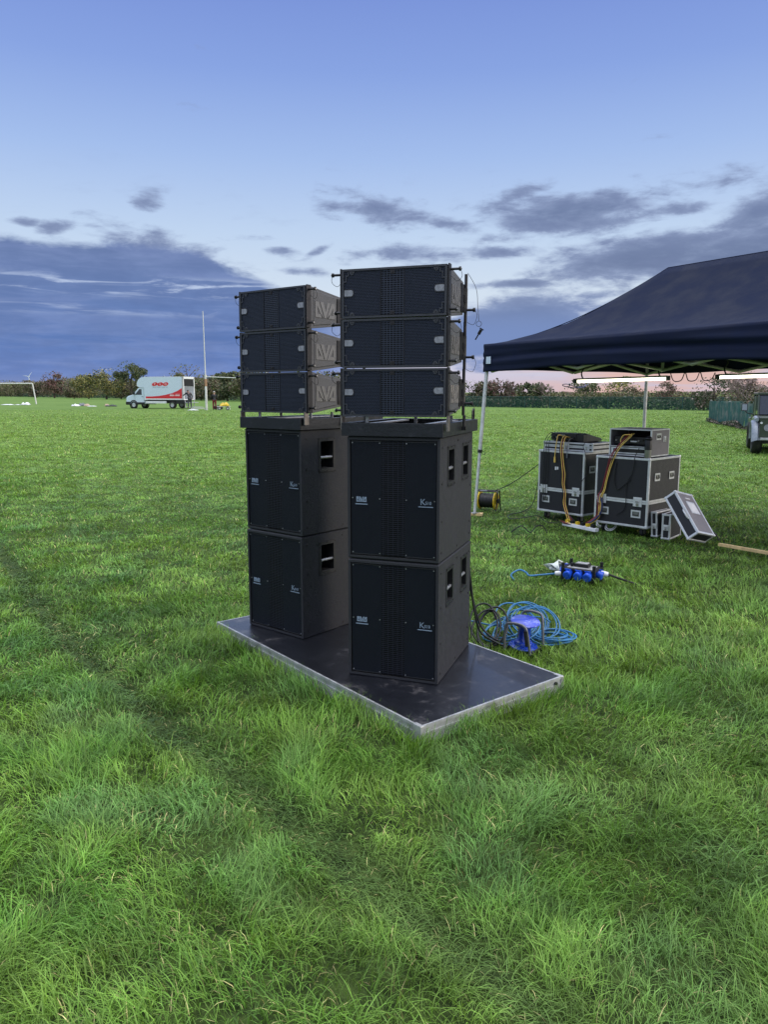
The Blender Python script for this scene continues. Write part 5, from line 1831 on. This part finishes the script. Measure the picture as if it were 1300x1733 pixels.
# ------------------------------------------------------------------ flight cases
def recessed_handle(mb_parent, loc, rz, m=M_ALUC, w=.115, h=.085):
    b = MB()
    holed_panel(b, [-w / 2, w / 2], [-h / 2, h / 2], [(-w / 2 + .018, w / 2 - .018, -h / 2 + .016, h / 2 - .016)], lambda a, c: (a, -.004, c), m)
    for (x0, x1, z0, z1) in ((-w / 2, w / 2, h / 2 - .003, h / 2), (-w / 2, w / 2, -h / 2, -h / 2 + .003), (-w / 2, -w / 2 + .003, -h / 2, h / 2), (w / 2 - .003, w / 2, -h / 2, h / 2)):
        b.box(x0, x1, -.0038, 0, z0, z1, m)
    b.box(-w / 2 + .018, w / 2 - .018, -.0018, -.0008, -h / 2 + .016, h / 2 - .016, mat('handle_dish', (.22, .23, .22), .4, metal=.6))
    b.tube([(-w / 2 + .024, -.003, h / 2 - .022), (-w / 2 + .024, -.010, -h * .12), (w / 2 - .024, -.010, -h * .12), (w / 2 - .024, -.003, h / 2 - .022)], .0045, 6, M_RUB)
    o = b.build('handle', m, mb_parent); o.location = loc; o.rotation_euler = (0, 0, rz)
    return o


def latch(parent, loc, rz, s=1.0, m=M_ALUC):
    b = MB(); b.box(-.052 * s, .052 * s, -.004, 0, -.052 * s, .052 * s, m, bev=.002)
    b.box(-.030 * s, .030 * s, -.009, -.004, -.012 * s, .040 * s, m, bev=.002)
    b.box(-.020 * s, .020 * s, -.014, -.009, -.004 * s, .010 * s, M_PIN, bev=.002)
    b.cyl((0, -.009, -.03 * s), (0, -.012, -.03 * s), .016 * s, n=12, m=M_PIN)
    o = b.build('latch', m, parent); o.location = loc; o.rotation_euler = (0, 0, rz)
    return o


def flight_case(name, label, loc, rz, W, D, H, band=None, lam=M_PLY, tr=.024, castors=False, cat='flight case', group=None, ball=.030, bandh=.022):
    t = thing(name, label, cat, loc, rz, group)
    i = .004
    body = MB(); body.box(i, W - i, i, D - i, i, H - i); body.build('panels', lam, t)
    e = MB()
    for x in (0, W - tr):
        for y in (0, D - tr): e.box(x, x + tr, y, y + tr, tr, H - tr)
    for z in (0, H - tr):
        for y in (0, D - tr): e.box(0, W, y, y + tr, z, z + tr)
        for x in (0, W - tr): e.box(x, x + tr, tr, D - tr, z, z + tr)
    e.build('edge_trim', M_ALUC, t, bevel=.003)
    if band:
        bb = MB(); a = .0005
        for z0, z1, o_ in ((band - bandh, band - .0015, .0), (band + .0015, band + bandh, .0015)):
            bb.box(tr, W - tr, a - o_, .004, z0, z1); bb.box(tr, W - tr, D - .004, D - a + o_, z0, z1)
            bb.box(a - o_, .004, tr, D - tr, z0, z1); bb.box(W - .004, W - a + o_, tr, D - tr, z0, z1)
        bb.build('lid_band', M_ALUC, t)
    for x in (0, W):
        for y in (0, D):
            for z in (0, H):
                c = MB(); sx, sy, sz = (1 if x == 0 else -1), (1 if y == 0 else -1), (1 if z == 0 else -1)
                c.box(*sorted((x - sx * .004, x + sx * ball)), *sorted((y - sy * .004, y + sy * ball)), *sorted((z - sz * .004, z + sz * ball)), bev=.010)
                c.build('corner', M_ALUC, t)
    if castors:
        for x in (.09, W - .09):
            for y in (.09, D - .09):
                k = MB(); k.box(x - .03, x + .03, y - .03, y + .03, -.02, 0, M_PIN); k.cyl((x - .018, y, -.055), (x + .018, y, -.055), .045, n=16, m=M_RUB)
                k.box(x - .026, x - .020, y - .02, y + .02, -.07, -.02, M_PIN); k.box(x + .020, x + .026, y - .02, y + .02, -.07, -.02, M_PIN)
                k.build('castor', M_RUB, t)
    return t


yB, oB = R(-47), Vector((2.412, 8.639, 0))
uB = Vector((math.cos(yB), math.sin(yB), 0)); vB = Vector((-uB.y, uB.x, 0))
yA, oA = R(-50), Vector((1.939, 9.524, 0))
uA = Vector((math.cos(yA), math.sin(yA), 0)); vA = Vector((-uA.y, uA.x, 0))
WB_, DB_, HB_ = .655, .70, .765
cB = flight_case('flight_case', 'large black flight case on castors carrying the open rack, the right one of the two', (oB.x, oB.y, .098), yB, WB_, DB_, HB_, band=.285, castors=True, group='large black flight cases')
for x in (.11, .50): recessed_handle(cB, (x + .02, -.001, .150), 0)
for x in (.10, .535): latch(cB, (x, -.004, .285), 0)
for y in (.175, .50): recessed_handle(cB, (WB_ + .001, y, .555), math.pi / 2)
cA = flight_case('flight_case', 'large black flight case under the mixing desk, the left one of the two', (oA.x, oA.y, .098), yA, .68, .70, .765, band=.285, castors=True, group='large black flight cases')
for x in (.13, .54): recessed_handle(cA, (x, -.001, .160), 0)
for x in (.10, .575): latch(cA, (x, -.004, .285), 0)
recessed_handle(cA, (.681, .16, .555), math.pi / 2); recessed_handle(cA, (.681, .52, .555), math.pi / 2)
tape = MB(); tape.box(.255, .275, -.0012, .0038, .53, .57, M_WHITEP); tape.box(.285, .303, -.0012, .0038, .535, .57, M_WHITEP); tape.build('tape_marks', M_WHITEP, cA)


def rack():
    o = oB + uB * .10 + vB * .10
    t = thing('equipment_rack', 'open-fronted grey rack box full of dark equipment standing on the right flight case', 'equipment rack', (o.x, o.y, .872), yB + R(1))
    W, D, H = .50, .42, .295
    b = MB()
    th = .010
    b.box(0, W, 0, D, 0, th, M_PLYG); b.box(0, W, 0, D, H - th, H, M_PLYG); b.box(0, th, 0, D, th, H - th, M_PLYG); b.box(W - th, W, 0, D, th, H - th, M_PLYG); b.box(th, W - th, D - th, D, th, H - th, M_VOID)
    b.box(th, W - th, .002, D - th, .098, .104, M_ALUC)
    b.build('shell', M_PLYG, t)
    e = MB(); tr = .013
    for x in (0, W - tr): 
        for y in (-.002, D - tr): e.box(x - .001, x + tr + .001, y, y + tr, 0, H)
    for z in (-.001, H - tr + .001): 
        e.box(0, W, -.0035, tr, z, z + tr); e.box(0, W, D - tr, D + .001, z, z + tr)
        for x in (-.002, W - tr + .002): e.box(x, x + tr, tr, D - tr, z, z + tr)
    e.build('edge_trim', M_ALUC, t)
    g = MB()
    g.box(.02, W - .02, .06, .3, .125, .205, M_BLACK); g.box(.03, W - .03, .05, .06, .13, .20, M_RIGD)
    for k in range(9): g.cyl((.06 + k * .045, .05, .165 + .012 * (k % 2)), (.06 + k * .045, .035, .165 + .012 * (k % 2)), .008, n=8, m=M_PIN if k % 3 == 0 else M_BLACK)
    g.box(.24, .31, .03, .05, .15, .165, M_WHITEP)
    g.build('amplifier', M_BLACK, t)
    d = MB(); d.box(.02, W - .02, .004, .3, .018, .092, M_BLACK); d.box(.025, W - .025, -.002, .004, .020, .034, M_ALUC); d.box(.025, W - .025, -.002, .004, .076, .090, M_ALUC); d.box(.025, .05, -.002, .004, .034, .076, M_ALUC)
    d.build('drawer', M_BLACK, t)
    recessed_handle(t, (W + .001, .16, .215), math.pi / 2, w=.11, h=.07)
    latch(t, (W + .002, .30, .185), math.pi / 2, .6)
    for x in (.05, W - .05):
        for y in (.05, D - .05): MB().cyl((x, y, -.008), (x, y, 0), .016, n=10).build('foot', M_RUB, t)
    # travel mug
    q = oB + uB * .605 + vB * .035
    m = thing('travel_mug', 'tall steel and black travel mug on the front corner of the right flight case', 'mug', (q.x, q.y, .864))
    MB().lathe([(.001, 0), (.033, 0), (.035, .01), (.036, .09)], 18).build('steel_base', M_PIN, m)
    MB().lathe([(.0365, .09), (.0375, .19), (.036, .195), (.001, .195)], 18).build('black_sleeve', M_BLACK, m)
    l = MB(); l.lathe([(.001, .196), (.039, .196), (.039, .215), (.030, .228), (.001, .23)], 18); l.box(-.01, .02, -.012, .012, .23, .238, bev=.003); l.build('lid', M_BLACK, m)


rack()


def desk():
    o = oA + uA * .03 + vA * .05
    t = flight_case('mixer_case', 'flat silver-edged case lying on the left flight case under the mixing desk', (o.x, o.y, .864), yA + R(3), .70, .46, .105, band=.055, lam=M_PLY, tr=.018, ball=.022, bandh=.015)
    for x in (.34, .62): latch(t, (x, -.004, .055), 0, .7)
    q = o + uA * .05 + vA * .08
    m = thing('mixing_desk', 'black mixing desk tilted on the flat case with cables plugged into its rear', 'mixer', (q.x, q.y, .971), yA + R(4))
    b = MB()
    Mx = Matrix(((0, 1, 0, 0), (1, 0, 0, 0), (0, 0, 1, 0), (0, 0, 0, 1)))
    b.box(0, .36, .0, .06, .01, .10, M_BLACK, bev=.006)
    b.prism([(.06, .0), (.42, .0), (.42, .03), (.06, .105)], .0, .46, M_BLACK, Mx)
    b.box(.36, .46, 0, .06, .0, .09, M_BLACK, bev=.006)
    b.build('chassis', M_BLACK, m, bevel=.004)
    k = MB()
    for i in range(14):
        for j in range(5):
            x = .03 + i * .030; y = .10 + j * .055; z = .105 - (y - .06) * .208
            k.cyl((x, y, z), (x, y, z + .012), .005, n=6)
    k.build('knobs', M_GREYT, m)
    for i in range(7):
        c = MB(); x = .05 + i * .045; c.cyl((x, -.03, .05), (x, .0, .05), .009, n=8); c.build('plug', M_PIN if i % 2 else M_BLACK, m)
    s = MB(); s.box(.10, .20, -.004, 0, .065, .085); s.build('label_plate', M_PIN, m)


desk()


def leaning_case():
    w, tt, l = Vector((-.771, -.599, .217)), Vector((.578, -.513, .635)), Vector((-.268, .615, .741))
    W, T, L = .337, .143, .523
    t = flight_case('case_lid', 'aluminium-edged case lid leaning against the right side of the right flight case', (3.345, 7.809, .012), 0, W, T, L, lam=M_PLY, tr=.024, ball=.026, cat='case lid')
    t.rotation_euler = Matrix((w, tt, l)).transposed().to_euler()
    # pale panel with a card holder on the broad face, strap handle on the narrow one
    f = MB(); f.box(.026, W - .026, T - .004, T - .002, .026, L - .026); f.build('face_panel', M_PLYG, t)
    c = MB(); c.box(.075, W - .10, T - .002, T + .003, .25, .40, M_ALUC); c.box(.09, W - .115, T + .003, T + .004, .265, .385, M_WHITEP); c.box(.12, W - .13, T - .002, T + .003, .435, .447, M_WHITEP); c.build('card_holder', M_ALUC, t)
    for xx, sg in ((W, 1), (0, -1)):
        h = MB(); h.tube([(xx, T - .02, .30), (xx + sg * .022, T - .02, .28), (xx + sg * .022, T - .02, .20), (xx, T - .02, .18)], .009, 6); h.build('handle', M_ALUC, t)
    return t


leaning_case()
q = on_ground(1104, 909)
t_ = flight_case('small_case', 'thin aluminium-framed case standing on edge close to the right flight case', (q.x - .01, q.y, .005), yB + R(2), .072, .36, .275, lam=M_PLY, tr=.018, ball=.022)
t_.rotation_euler[1] = R(-4); latch(t_, (.038, -.004, .12), 0, .55)
q = on_ground(1119, 913)
t_ = flight_case('small_case', 'slightly wider aluminium-framed case standing on edge behind the leaning case lid', (q.x, q.y, .005), yB + R(8), .095, .36, .275, lam=M_PLY, tr=.020, ball=.022)
latch(t_, (.047, -.004, .13), 0, .6)

# power strip, plugs, spare white cable
a, b = Vector((2.11, 8.80, .035)), Vector((2.37, 8.36, .035))
d_ = (b - a).normalized(); yaw = math.atan2(d_.y, d_.x)
ps = thing('power_strip', 'white multi-socket power strip lying on the grass in front of the flight cases', 'power strip', (a.x, a.y, .03), yaw)
MB().box(0, .52, -.03, .03, 0, .04, bev=.006).build('body', M_WHITEP, ps)
for k in range(6):
    pl = MB(); x = .06 + k * .08; pl.box(x - .02, x + .02, -.02, .02, .04, .075, bev=.006)
    pl.build('plug', M_YEL if k % 2 == 0 else M_BLACK, ps)


# ------------------------------------------------------------------ cables
def cable(name, label, pts, r, m, group=None, cat='cable', k=8, parts=None):
    mb = MB(); mb.tube(smooth_path(pts, k), r, 6)
    if parts:
        for (p_, q_, rr_, mm) in parts: mb.cyl(p_, q_, rr_, n=8, m=mm)
        mb.mats = [m if x is None else x for x in mb.mats]
        if mb.mats[0] is not m:
            mb.mats = [m] + mb.mats
            nt = sum(1 for _ in mb.f) - 0
    o = mb.build(name, m)
    return tag(o, label, cat, group)


def LB_(x, y, z): return oB + uB * x + vB * y + Vector((0, 0, z))
def LA_(x, y, z): return oA + uA * x + vA * y + Vector((0, 0, z))


# bundle out of the rack, down the front of the right case, to the power strip
G1 = 'coloured cables between the rack and the power strip'
specs = [('yellow', M_YELC, 0.0, 'yellow cable running down the front of the right flight case'), ('yellow', M_YELC, .02, 'second yellow cable in the bundle down the front of the right flight case'),
         ('red', M_REDC, -.02, 'dark red cable in the bundle down the front of the right flight case'), ('red', M_REDC, -.035, 'loose red cable hanging left of the bundle on the right flight case'), ('black', M_CABB, .01, 'black cable in the bundle down the front of the right flight case')]
for i, (cn, mm, dx, lb) in enumerate(specs):
    j = lambda s: rnd.uniform(-s, s)
    P = [LB_(.36 + dx + j(.02), .14, 1.115), LB_(.33 + dx, .07, 1.06), LB_(.27 + dx + j(.01), .03, .97), LB_(.225 + dx, -.012 - .004 * i, .865), LB_(.185 + dx * .8, -.022, .74), LB_(.15 + dx * .7, -.022, .60),
         LB_(.12 + dx + j(.015), -.022, .48), LB_(.09 + dx, -.03, .40), LB_(.10 + dx + j(.02), -.035, .27), LB_(.07 + dx, -.04, .16), LB_(-.03 + dx, -.09 - .02 * i, .075), LB_(-.13 - .04 * i, -.16, .06), LB_(-.20 - .05 * i, -.15 + j(.04), .09)]
    cable(cn + '_cable', lb, P, .0052 if i < 3 else .0045, mm, G1)
lp_ = [LB_(.37, .12, 1.10), LB_(.28, .10, 1.10), LB_(.245, .09, 1.05), LB_(.26, .08, 1.0), LB_(.30, .06, 1.01)]
cable('yellow_cable_loop', 'short yellow cable loop inside the mouth of the open rack', lp_, .006, M_YELC)
cable('dark_blue_cable', 'thick dark blue cable curving round the lower left corner of the right flight case', [LB_(.10, -.03, .40), LB_(.125, -.04, .30), LB_(.10, -.05, .19), LB_(.0, -.10, .09), LB_(-.10, -.13, .05), LB_(-.22, -.1, .07)], .010, mat('navy_cable', (.02, .03, .10), .4))
cable('black_lead', 'thin black lead trailing from the rack down the middle of the right flight case', [LB_(.47, .09, .96), LB_(.47, .03, .90), LB_(.475, -.008, .84), LB_(.46, -.012, .70), LB_(.40, -.012, .58), LB_(.395, -.012, .45), LB_(.40, -.012, .36), LB_(.37, -.012, .27), LB_(.28, -.012, .215)], .004, M_CABB)
cable('black_strap', 'black strap hanging in a loop on the front of the right flight case', [LB_(.26, -.010, .80), LB_(.245, -.012, .66), LB_(.25, -.012, .55), LB_(.29, -.012, .50), LB_(.36, -.012, .55), LB_(.44, -.012, .62)], .0055, M_RUB, cat='strap')
# bundle from the desk down the front of the left case
G2 = 'coloured cables between the mixing desk and the power strip'
specs = [('yellow', M_YELC, .0, 'yellow cable hanging from the mixing desk over the left flight case'), ('yellow', M_YELC, .03, 'second yellow cable hanging from the mixing desk'), ('red', M_REDC, .015, 'dark red cable hanging from the mixing desk'),
         ('black', M_CABB, -.015, 'black cable hanging from the mixing desk beside the yellow ones')]
for i, (cn, mm, dx, lb) in enumerate(specs):
    j = lambda s: rnd.uniform(-s, s)
    P = [LA_(.34 + dx, .13, 1.02), LA_(.33 + dx, .05, 1.04 - .01 * i), LA_(.34 + dx + j(.01), .0, .95), LA_(.35 + dx, -.02, .84), LA_(.37 + dx, -.02, .70), LA_(.39 + dx + j(.01), -.02, .58), LA_(.39 + dx, -.022, .46),
         LA_(.42 + dx + j(.01), -.026, .36), LA_(.42 + dx, -.03, .24), LA_(.47 + dx, -.05, .14), LA_(.56 + .03 * i, -.13, .075), LA_(.66 + .03 * i, -.24 + j(.02), .07)]
    cable(cn + '_cable', lb, P, .0050, mm, G2)
cable('yellow_cable', 'short yellow cable with a white plug dangling left of the bundle on the left case', [LA_(.27, .13, 1.03), LA_(.265, .03, 1.05), LA_(.27, -.01, .95), LA_(.265, -.018, .86), LA_(.26, -.018, .79)], .006, M_YELC, parts=[(LA_(.26, -.018, .79), LA_(.26, -.018, .72), .012, M_WHITEP)])
cable('grey_lead', 'grey lead with a white plug dangling right of the bundle on the left case', [LA_(.42, .13, 1.02), LA_(.43, .03, 1.0), LA_(.435, -.01, .9), LA_(.44, -.018, .84)], .004, M_GREYT, parts=[(LA_(.44, -.018, .84), LA_(.44, -.018, .785), .011, M_WHITEP)])
for i, (dx, hgt) in enumerate(((0, .12), (.035, .10), (.07, .09))):
    cable('desk_lead', ['leftmost thin black lead arching out of the mixing desk', 'second thin black lead arching out of the mixing desk', 'third thin black lead arching out of the mixing desk'][i],
          [LA_(.20 + dx, .13, 1.01), LA_(.15 + dx, .05, 1.02 + hgt * .5), LA_(.10 + dx, .0, 1.0), LA_(.085 + dx, -.01, .88), LA_(.085 + dx, -.010, .70 - .1 * i), LA_(.08 + dx * .7, -.01, .45), LA_(.085 + dx * .7, -.012, .2 + .03 * i)], .0038, M_CABB, 'thin leads from the mixing desk')
cable('corner_lead', 'black lead hanging down the gap between the two flight cases', [LA_(.60, .12, .98), LA_(.64, .02, .93), LA_(.70, -.02, .86), LA_(.705, .03, .62), LA_(.67, -.02, .52), LA_(.66, -.02, .35), LA_(.655, -.02, .14)], .004, M_CABB)
rl_ = Vector((1.47, 10.12, .26))
cable('feed_cable', 'long thin black cable running from the yellow reel up to the left flight case', [rl_, rl_.lerp(LA_(-.01, .02, .68), .33) + Vector((0, 0, -.035)), rl_.lerp(LA_(-.01, .02, .68), .66) + Vector((0, 0, -.03)), LA_(-.01, .02, .68), LA_(.03, .0, .70)], .0055, M_CABB)
cable('ground_cable', 'thin black cable running from the left flight case down across the grass', [LA_(-.008, .01, .45), LA_(-.02, -.01, .30), LA_(-.04, -.06, .16), LA_(-.10, -.16, .08), LA_(-.12, -.40, .06), LA_(.05, -.55, .05), LA_(.25, -.52, .09), LA_(.35, -.42, .11), LA_(.46, -.40, .05), LA_(.6, -.36, .05)], .005, M_CABB)
q = on_ground(800, 858)
cable('left_feed', 'black cable leaving the yellow reel to the left behind the tent leg', [Vector((1.30, 10.16, .15)), Vector((1.2, 10.12, .12)), Vector((1.05, 10.0, .07)), Vector((.8, 9.8, .03))], .006, M_CABB)
w0 = LB_(.14, -.10, .03)
for i, (px, py) in enumerate(((1020, 893), (1035, 899))):
    c = on_ground(px, py); P = []
    for k in range(17):
        a = k / 8 * 2 * math.pi
        P.append(Vector((c.x + .075 * math.cos(a) * (1 - .02 * k), c.y + .03 * math.sin(a), .055 + .055 * math.sin(a + .5) + .002 * k)))
    cable('white_cable', ['coiled white cable on the grass under the right flight case', 'second coiled white cable on the grass, right of the first'][i], P, .006, M_WHITEP, 'coiled white cables', k=5)
for i, (px, py, lb) in enumerate(((1195, 917, 'black cable loop on the grass at the foot of the leaning case lid'), (905, 905, 'black cable lying half hidden in the grass in front of the left flight case'))):
    c = on_ground(px, py)
    cable('black_cable', lb, [c + Vector((-.25, .05, .02)), c + Vector((-.15, 0, .10)), c + Vector((-.05, -.02, .03)), c + Vector((.02, 0, .10)), c + Vector((.10, .02, .09)), c + Vector((.14, 0, .02))], .006, M_CABB)


# ------------------------------------------------------------------ yellow cable reel
def cable_reel():
    t = thing('cable_reel', 'yellow cable reel wound with black cable standing beside the tent leg', 'cable reel', (1.395, 10.13, 0), R(-27))
    ax = Matrix.Rotation(math.pi / 2, 4, 'Y')
    zc = .135
    for x0 in (-.115, .105):
        f = MB(); n = 26
        M = Matrix.Translation((x0, 0, zc)) @ ax
        f.lathe([(.05, 0), (.112, 0), (.122, .004), (.122, .016), (.112, .02), (.05, .02), (.05, 0)], n, M=M)
        for k in range(5):
            a = k * 2 * math.pi / 5
            f.box(-.012, .012, .01, .06, .002, .018, M=M @ Matrix.Rotation(a, 4, 'Z'))
        f.build('flange', M_YEL, t)
    c = MB(); prof = []
    for k in range(22):
        x = -.095 + k * .0095
        prof += [(.090 + .004 * math.sin(k * 2.1), x), (.097 + .004 * math.sin(k * 1.3), x + .0047)]
    prof = [(.02, -.095)] + prof + [(.02, .105)]
    c.lathe(prof, 24, M=Matrix.Translation((0, 0, zc)) @ ax); c.build('wound_cable', M_CABB, t)
    h = MB(); h.cyl((-.14, 0, zc), (.15, 0, zc), .018, n=12); h.cyl((.15, 0, zc), (.165, 0, zc), .035, n=14); h.build('axle', M_BLACK, t)
    s = MB()
    for x in (-.135, .15):
        s.tube(smooth_path([(x, -.11, .0), (x, -.05, .13), (x, -.045, .235), (x, -.02, .262)], 5), .008, 6)
        s.tube(smooth_path([(x, .11, .0), (x, .06, .13), (x, .05, .26), (x, .03, .268)], 5), .008, 6)
    s.tube([(-.135, -.03, .262), (.13, -.03, .262), (.15, -.045, .24)], .009, 6); s.tube([(-.135, .03, .268), (.15, .03, .268)], .009, 6)
    s.build('stand', M_BLACK, t)
    g = MB(); g.cyl((-.10, -.03, .262), (.0, -.03, .262), .012, n=8); g.build('grip', M_GREYT, t)


cable_reel()


# ------------------------------------------------------------------ blue power distribution box
def distro():
    t = thing('power_distribution_box', 'black framed power box with blue sockets standing on the grass', 'power box', (1.66, 6.22, 0), R(-34))
    t.scale = (.88, .88, .95)
    b = MB(); b.box(-.14, .14, -.11, .11, .045, .115, bev=.012); b.build('body', M_BLACK, t)
    f = MB(); f.box(-.165, .165, -.125, .125, .118, .132, M_BLACK, bev=.004)
    f.box(-.12, .12, -.09, .09, .132, .136, M_ALU)
    for x in (-.15, .15):
        for y in (-.11, .11):
            f.box(x - .014, x + .014, y - .012, y + .012, .10, .175, M_BLACK, bev=.004); f.box(x - .014, x + .014, y - .012, y + .012, 0.0, .10, M_BLACK)
    f.build('frame', M_BLACK, t)
    c = MB(); c.box(-.07, .07, -.045, .05, .136, .165, M_BLACK, bev=.006); c.box(-.055, .055, -.035, .04, .165, .170, M_ALU); c.box(-.10, -.08, -.05, .0, .136, .165, M_BLACK); c.build('breaker_cover', M_BLACK, t)
    k = 0
    for (x, y, dx, dy) in ((-.09, -.11, 0, -1), (.01, -.11, 0, -1), (.10, -.11, 0, -1), (-.14, -.02, -1, 0), (-.14, .07, -1, 0), (.14, -.0, 1, 0), (.0, .11, 0, 1)):
        s = MB()
        d = Vector((dx, dy, -.35)).normalized(); p0 = Vector((x, y, .092))
        s.cyl(p0 - d * .01, p0 + d * .045, .036, .036, 18); s.cyl(p0 + d * .045, p0 + d * .055, .041, .041, 18)
        s.cyl(p0 + d * .055, p0 + d * .062, .041, .032, 18)
        s.box(p0.x - .03 + dx * .03, p0.x + .03 + dx * .03, p0.y + dy * .03 - .006, p0.y + dy * .03 + .006, .122, .13)
        s.build('socket', M_BLUES, t)
    p_ = MB(); q0 = Vector((-.175, -.04, .06))
    p_.cyl(q0, q0 + Vector((-.07, -.02, -.005)), .026, .020, 14)
    p_.build('plug', M_WHITEP, t)
    p_ = MB(); p_.cyl((.17, .03, .09), (.235, .05, .085), .026, .020, 14); p_.build('plug', M_WHITEP, t)
    M = Matrix.Translation((1.66, 6.22, 0)) @ Matrix.Rotation(R(-34), 4, 'Z') @ Matrix.Diagonal((.88, .88, .95, 1))
    W = lambda x, y, z: M @ Vector((x, y, z))
    cable('blue_lead', 'blue lead plugged into the left side of the power box, looping away through the grass', [W(-.24, -.06, .055), W(-.36, -.13, .04), W(-.45, -.20, .035), W(-.50, -.16, .05), W(-.60, -.10, .05), W(-.64, -.20, .02), W(-.56, -.30, .0)], .008, M_BLUEC)
    cable('black_feed', 'black lead leaving the right side of the power box', [W(.235, .05, .085), W(.30, .09, .06), W(.40, .16, .02), W(.46, .22, -.01)], .009, M_CABB)
    c = on_ground(945, 972)
    bag = crumple('clear_plastic_bag', 'small crumpled clear plastic bag on the grass left of the power box', 945, 973, .12, .10, .085, M_PLASTB, 'plastic bag', 21)
    bag.scale = (1, 1, 1); bag.location.z = .02


distro()


# ------------------------------------------------------------------ empty blue reel and the heaps of cable beside the deck
def blue_reel():
    t = thing('blue_cable_drum', 'empty bright blue cable drum in a grey tubular frame by the deck edge', 'cable drum', (.845, 4.44, .035), R(-35))
    t.scale = (.9, .9, .92)
    Mx = Matrix.Translation((0, 0, .012)) @ Matrix.Rotation(R(6), 4, 'Y')
    f = MB(); f.lathe([(.001, 0), (.095, 0), (.100, .004), (.095, .010), (.06, .012)], 28, M=Mx)
    for k in range(10):
        a = k * .628; f.cyl(Mx @ Vector((.083 * math.cos(a), .083 * math.sin(a), .010)), Mx @ Vector((.083 * math.cos(a), .083 * math.sin(a), .014)), .005, n=6, m=M_BLUEP)
    f.build('lower_flange', M_BLUEP, t)
    MB().lathe([(.062, .010), (.062, .030), (.056, .038), (.040, .042), (.038, .165), (.045, .172)], 26, M=Mx).build('hub', M_BLUEP, t)
    MB().lathe([(.001, .172), (.095, .172), (.100, .176), (.095, .184), (.001, .186)], 28, M=Mx @ Matrix.Rotation(R(5), 4, 'X')).build('upper_flange', mat('scuffed_blue_plastic', (.05, .08, .50), .22, dirt=((.40, .45, .70), 14, .5, .65, .5)), t)
    for (y, lean, w, h) in ((-.105, -.02, .155, .195), (.11, .03, .155, .215)):
        fr = MB()
        fr.tube(smooth_path([(-w / 2 - .01, y, .0), (-w / 2 - .005, y + lean * .5, h * .6), (-w / 2 + .01, y + lean, h * .92), (-w / 2 + .05, y + lean, h), (w / 2 - .05, y + lean, h), (w / 2 - .01, y + lean, h * .92), (w / 2 + .005, y + lean * .5, h * .6), (w / 2 + .02, y, .0)], 6), .0095, 8)
        fr.build('tube_frame', M_GREYT, t)
    fr = MB(); fr.tube([(-w / 2 - .01, -.105, .004), (-w / 2 - .01, .11, .004)], .0085, 8); fr.tube([(w / 2 + .02, -.105, .004), (w / 2 + .02, .11, .004)], .0085, 8)
    fr.tube([(w / 2 + .004, -.12, .06), (w / 2 - .006, -.128, .16)], .013, 8, M_BLACK)
    fr.build('base_rail', M_GREYT, t)


blue_reel()


def coil(name, label, cx, cy, turns, rx, ry, drift, zfun, r, m, seed, k=14):
    rr = random.Random(seed); P = []
    n = turns * k
    ph = rr.uniform(0, 6.28); ex = rr.uniform(.8, 1.2)
    for i in range(n):
        a = 2 * math.pi * i / k
        t_ = i / n
        w = math.sin(i * .37 + seed) * .5 + math.sin(i * .113 + 1.7 * seed) * .5
        cxx = cx + drift[0] * (t_ - .5) + .02 * math.sin(i * .21 + seed); cyy = cy + drift[1] * (t_ - .5) + .02 * math.cos(i * .17 + seed)
        R1 = 1 + .18 * w
        x = cxx + rx * R1 * math.cos(a + .15 * w); y = cyy + ry * R1 * math.sin(a)
        P.append(Vector((x, y, max(.008, zfun(a, t_, w)))))
    mb = MB(); mb.tube(smooth_path(P, 3), r, 6)
    o = mb.build(name, m)
    return tag(o, label, 'cable')


coil('blue_cable', 'neat flat coil of blue cable on the grass, the right end of the blue heap', 1.055, 4.60, 9, .105, .10, (.03, .02), lambda a, t, w: .030 + .045 * t + .012 * w, .0055, M_BLUEC, 3)
coil('blue_cable', 'tangled upright loops of blue cable behind the blue drum', .93, 4.74, 9, .12, .10, (.16, -.04), lambda a, t, w: .10 + .085 * math.sin(a) + .03 * w, .0050, M_BLUEC, 5)
coil('blue_cable', 'loose loops of blue cable between the deck and the tangled heap', .82, 4.70, 6, .14, .12, (-.10, .10), lambda a, t, w: .07 + .055 * math.sin(a + 1) + .02 * w, .0050, M_BLUEC, 8)
coil('black_cable', 'loose black cable loops between the right tower and the blue drum', .655, 4.62, 4, .085, .10, (.06, -.02), lambda a, t, w: .11 + .10 * math.sin(a + .4) + .02 * w, .0060, M_CABB, 12)
cable('tower_cable', 'black cable dropping behind the right tower towards the loops', [Vector((.50, 4.45, .62)), Vector((.53, 4.50, .40)), Vector((.56, 4.52, .22)), Vector((.60, 4.55, .10)), Vector((.68, 4.48, .06)), Vector((.74, 4.42, .05))], .0065, M_CABB)
cable('tower_cable', 'second black cable dropping behind the right tower', [Vector((.49, 4.50, .55)), Vector((.55, 4.56, .30)), Vector((.60, 4.60, .14)), Vector((.66, 4.52, .08)), Vector((.76, 4.50, .04))], .0065, M_CABB)
cable('blue_ground_cable', 'blue cable running off left behind the right tower', [Vector((.86, 4.80, .06)), Vector((.70, 4.86, .05)), Vector((.55, 4.92, .06)), Vector((.30, 5.0, .03))], .0055, M_BLUEC)

# wooden batten at the right edge
a, b = on_ground(1217, 929), on_ground(1312, 946)
d_ = (b - a); bt_ = MB().box(0, d_.length * 1.5, -.018, .018, .02, .05, bev=.003)
o = bt_.build('wooden_batten', M_WOOD); o.location = (a.x, a.y, .012); o.rotation_euler = (0, 0, math.atan2(d_.y, d_.x))
tag(o, 'pale wooden batten lying in the grass at the right picture edge', 'batten')
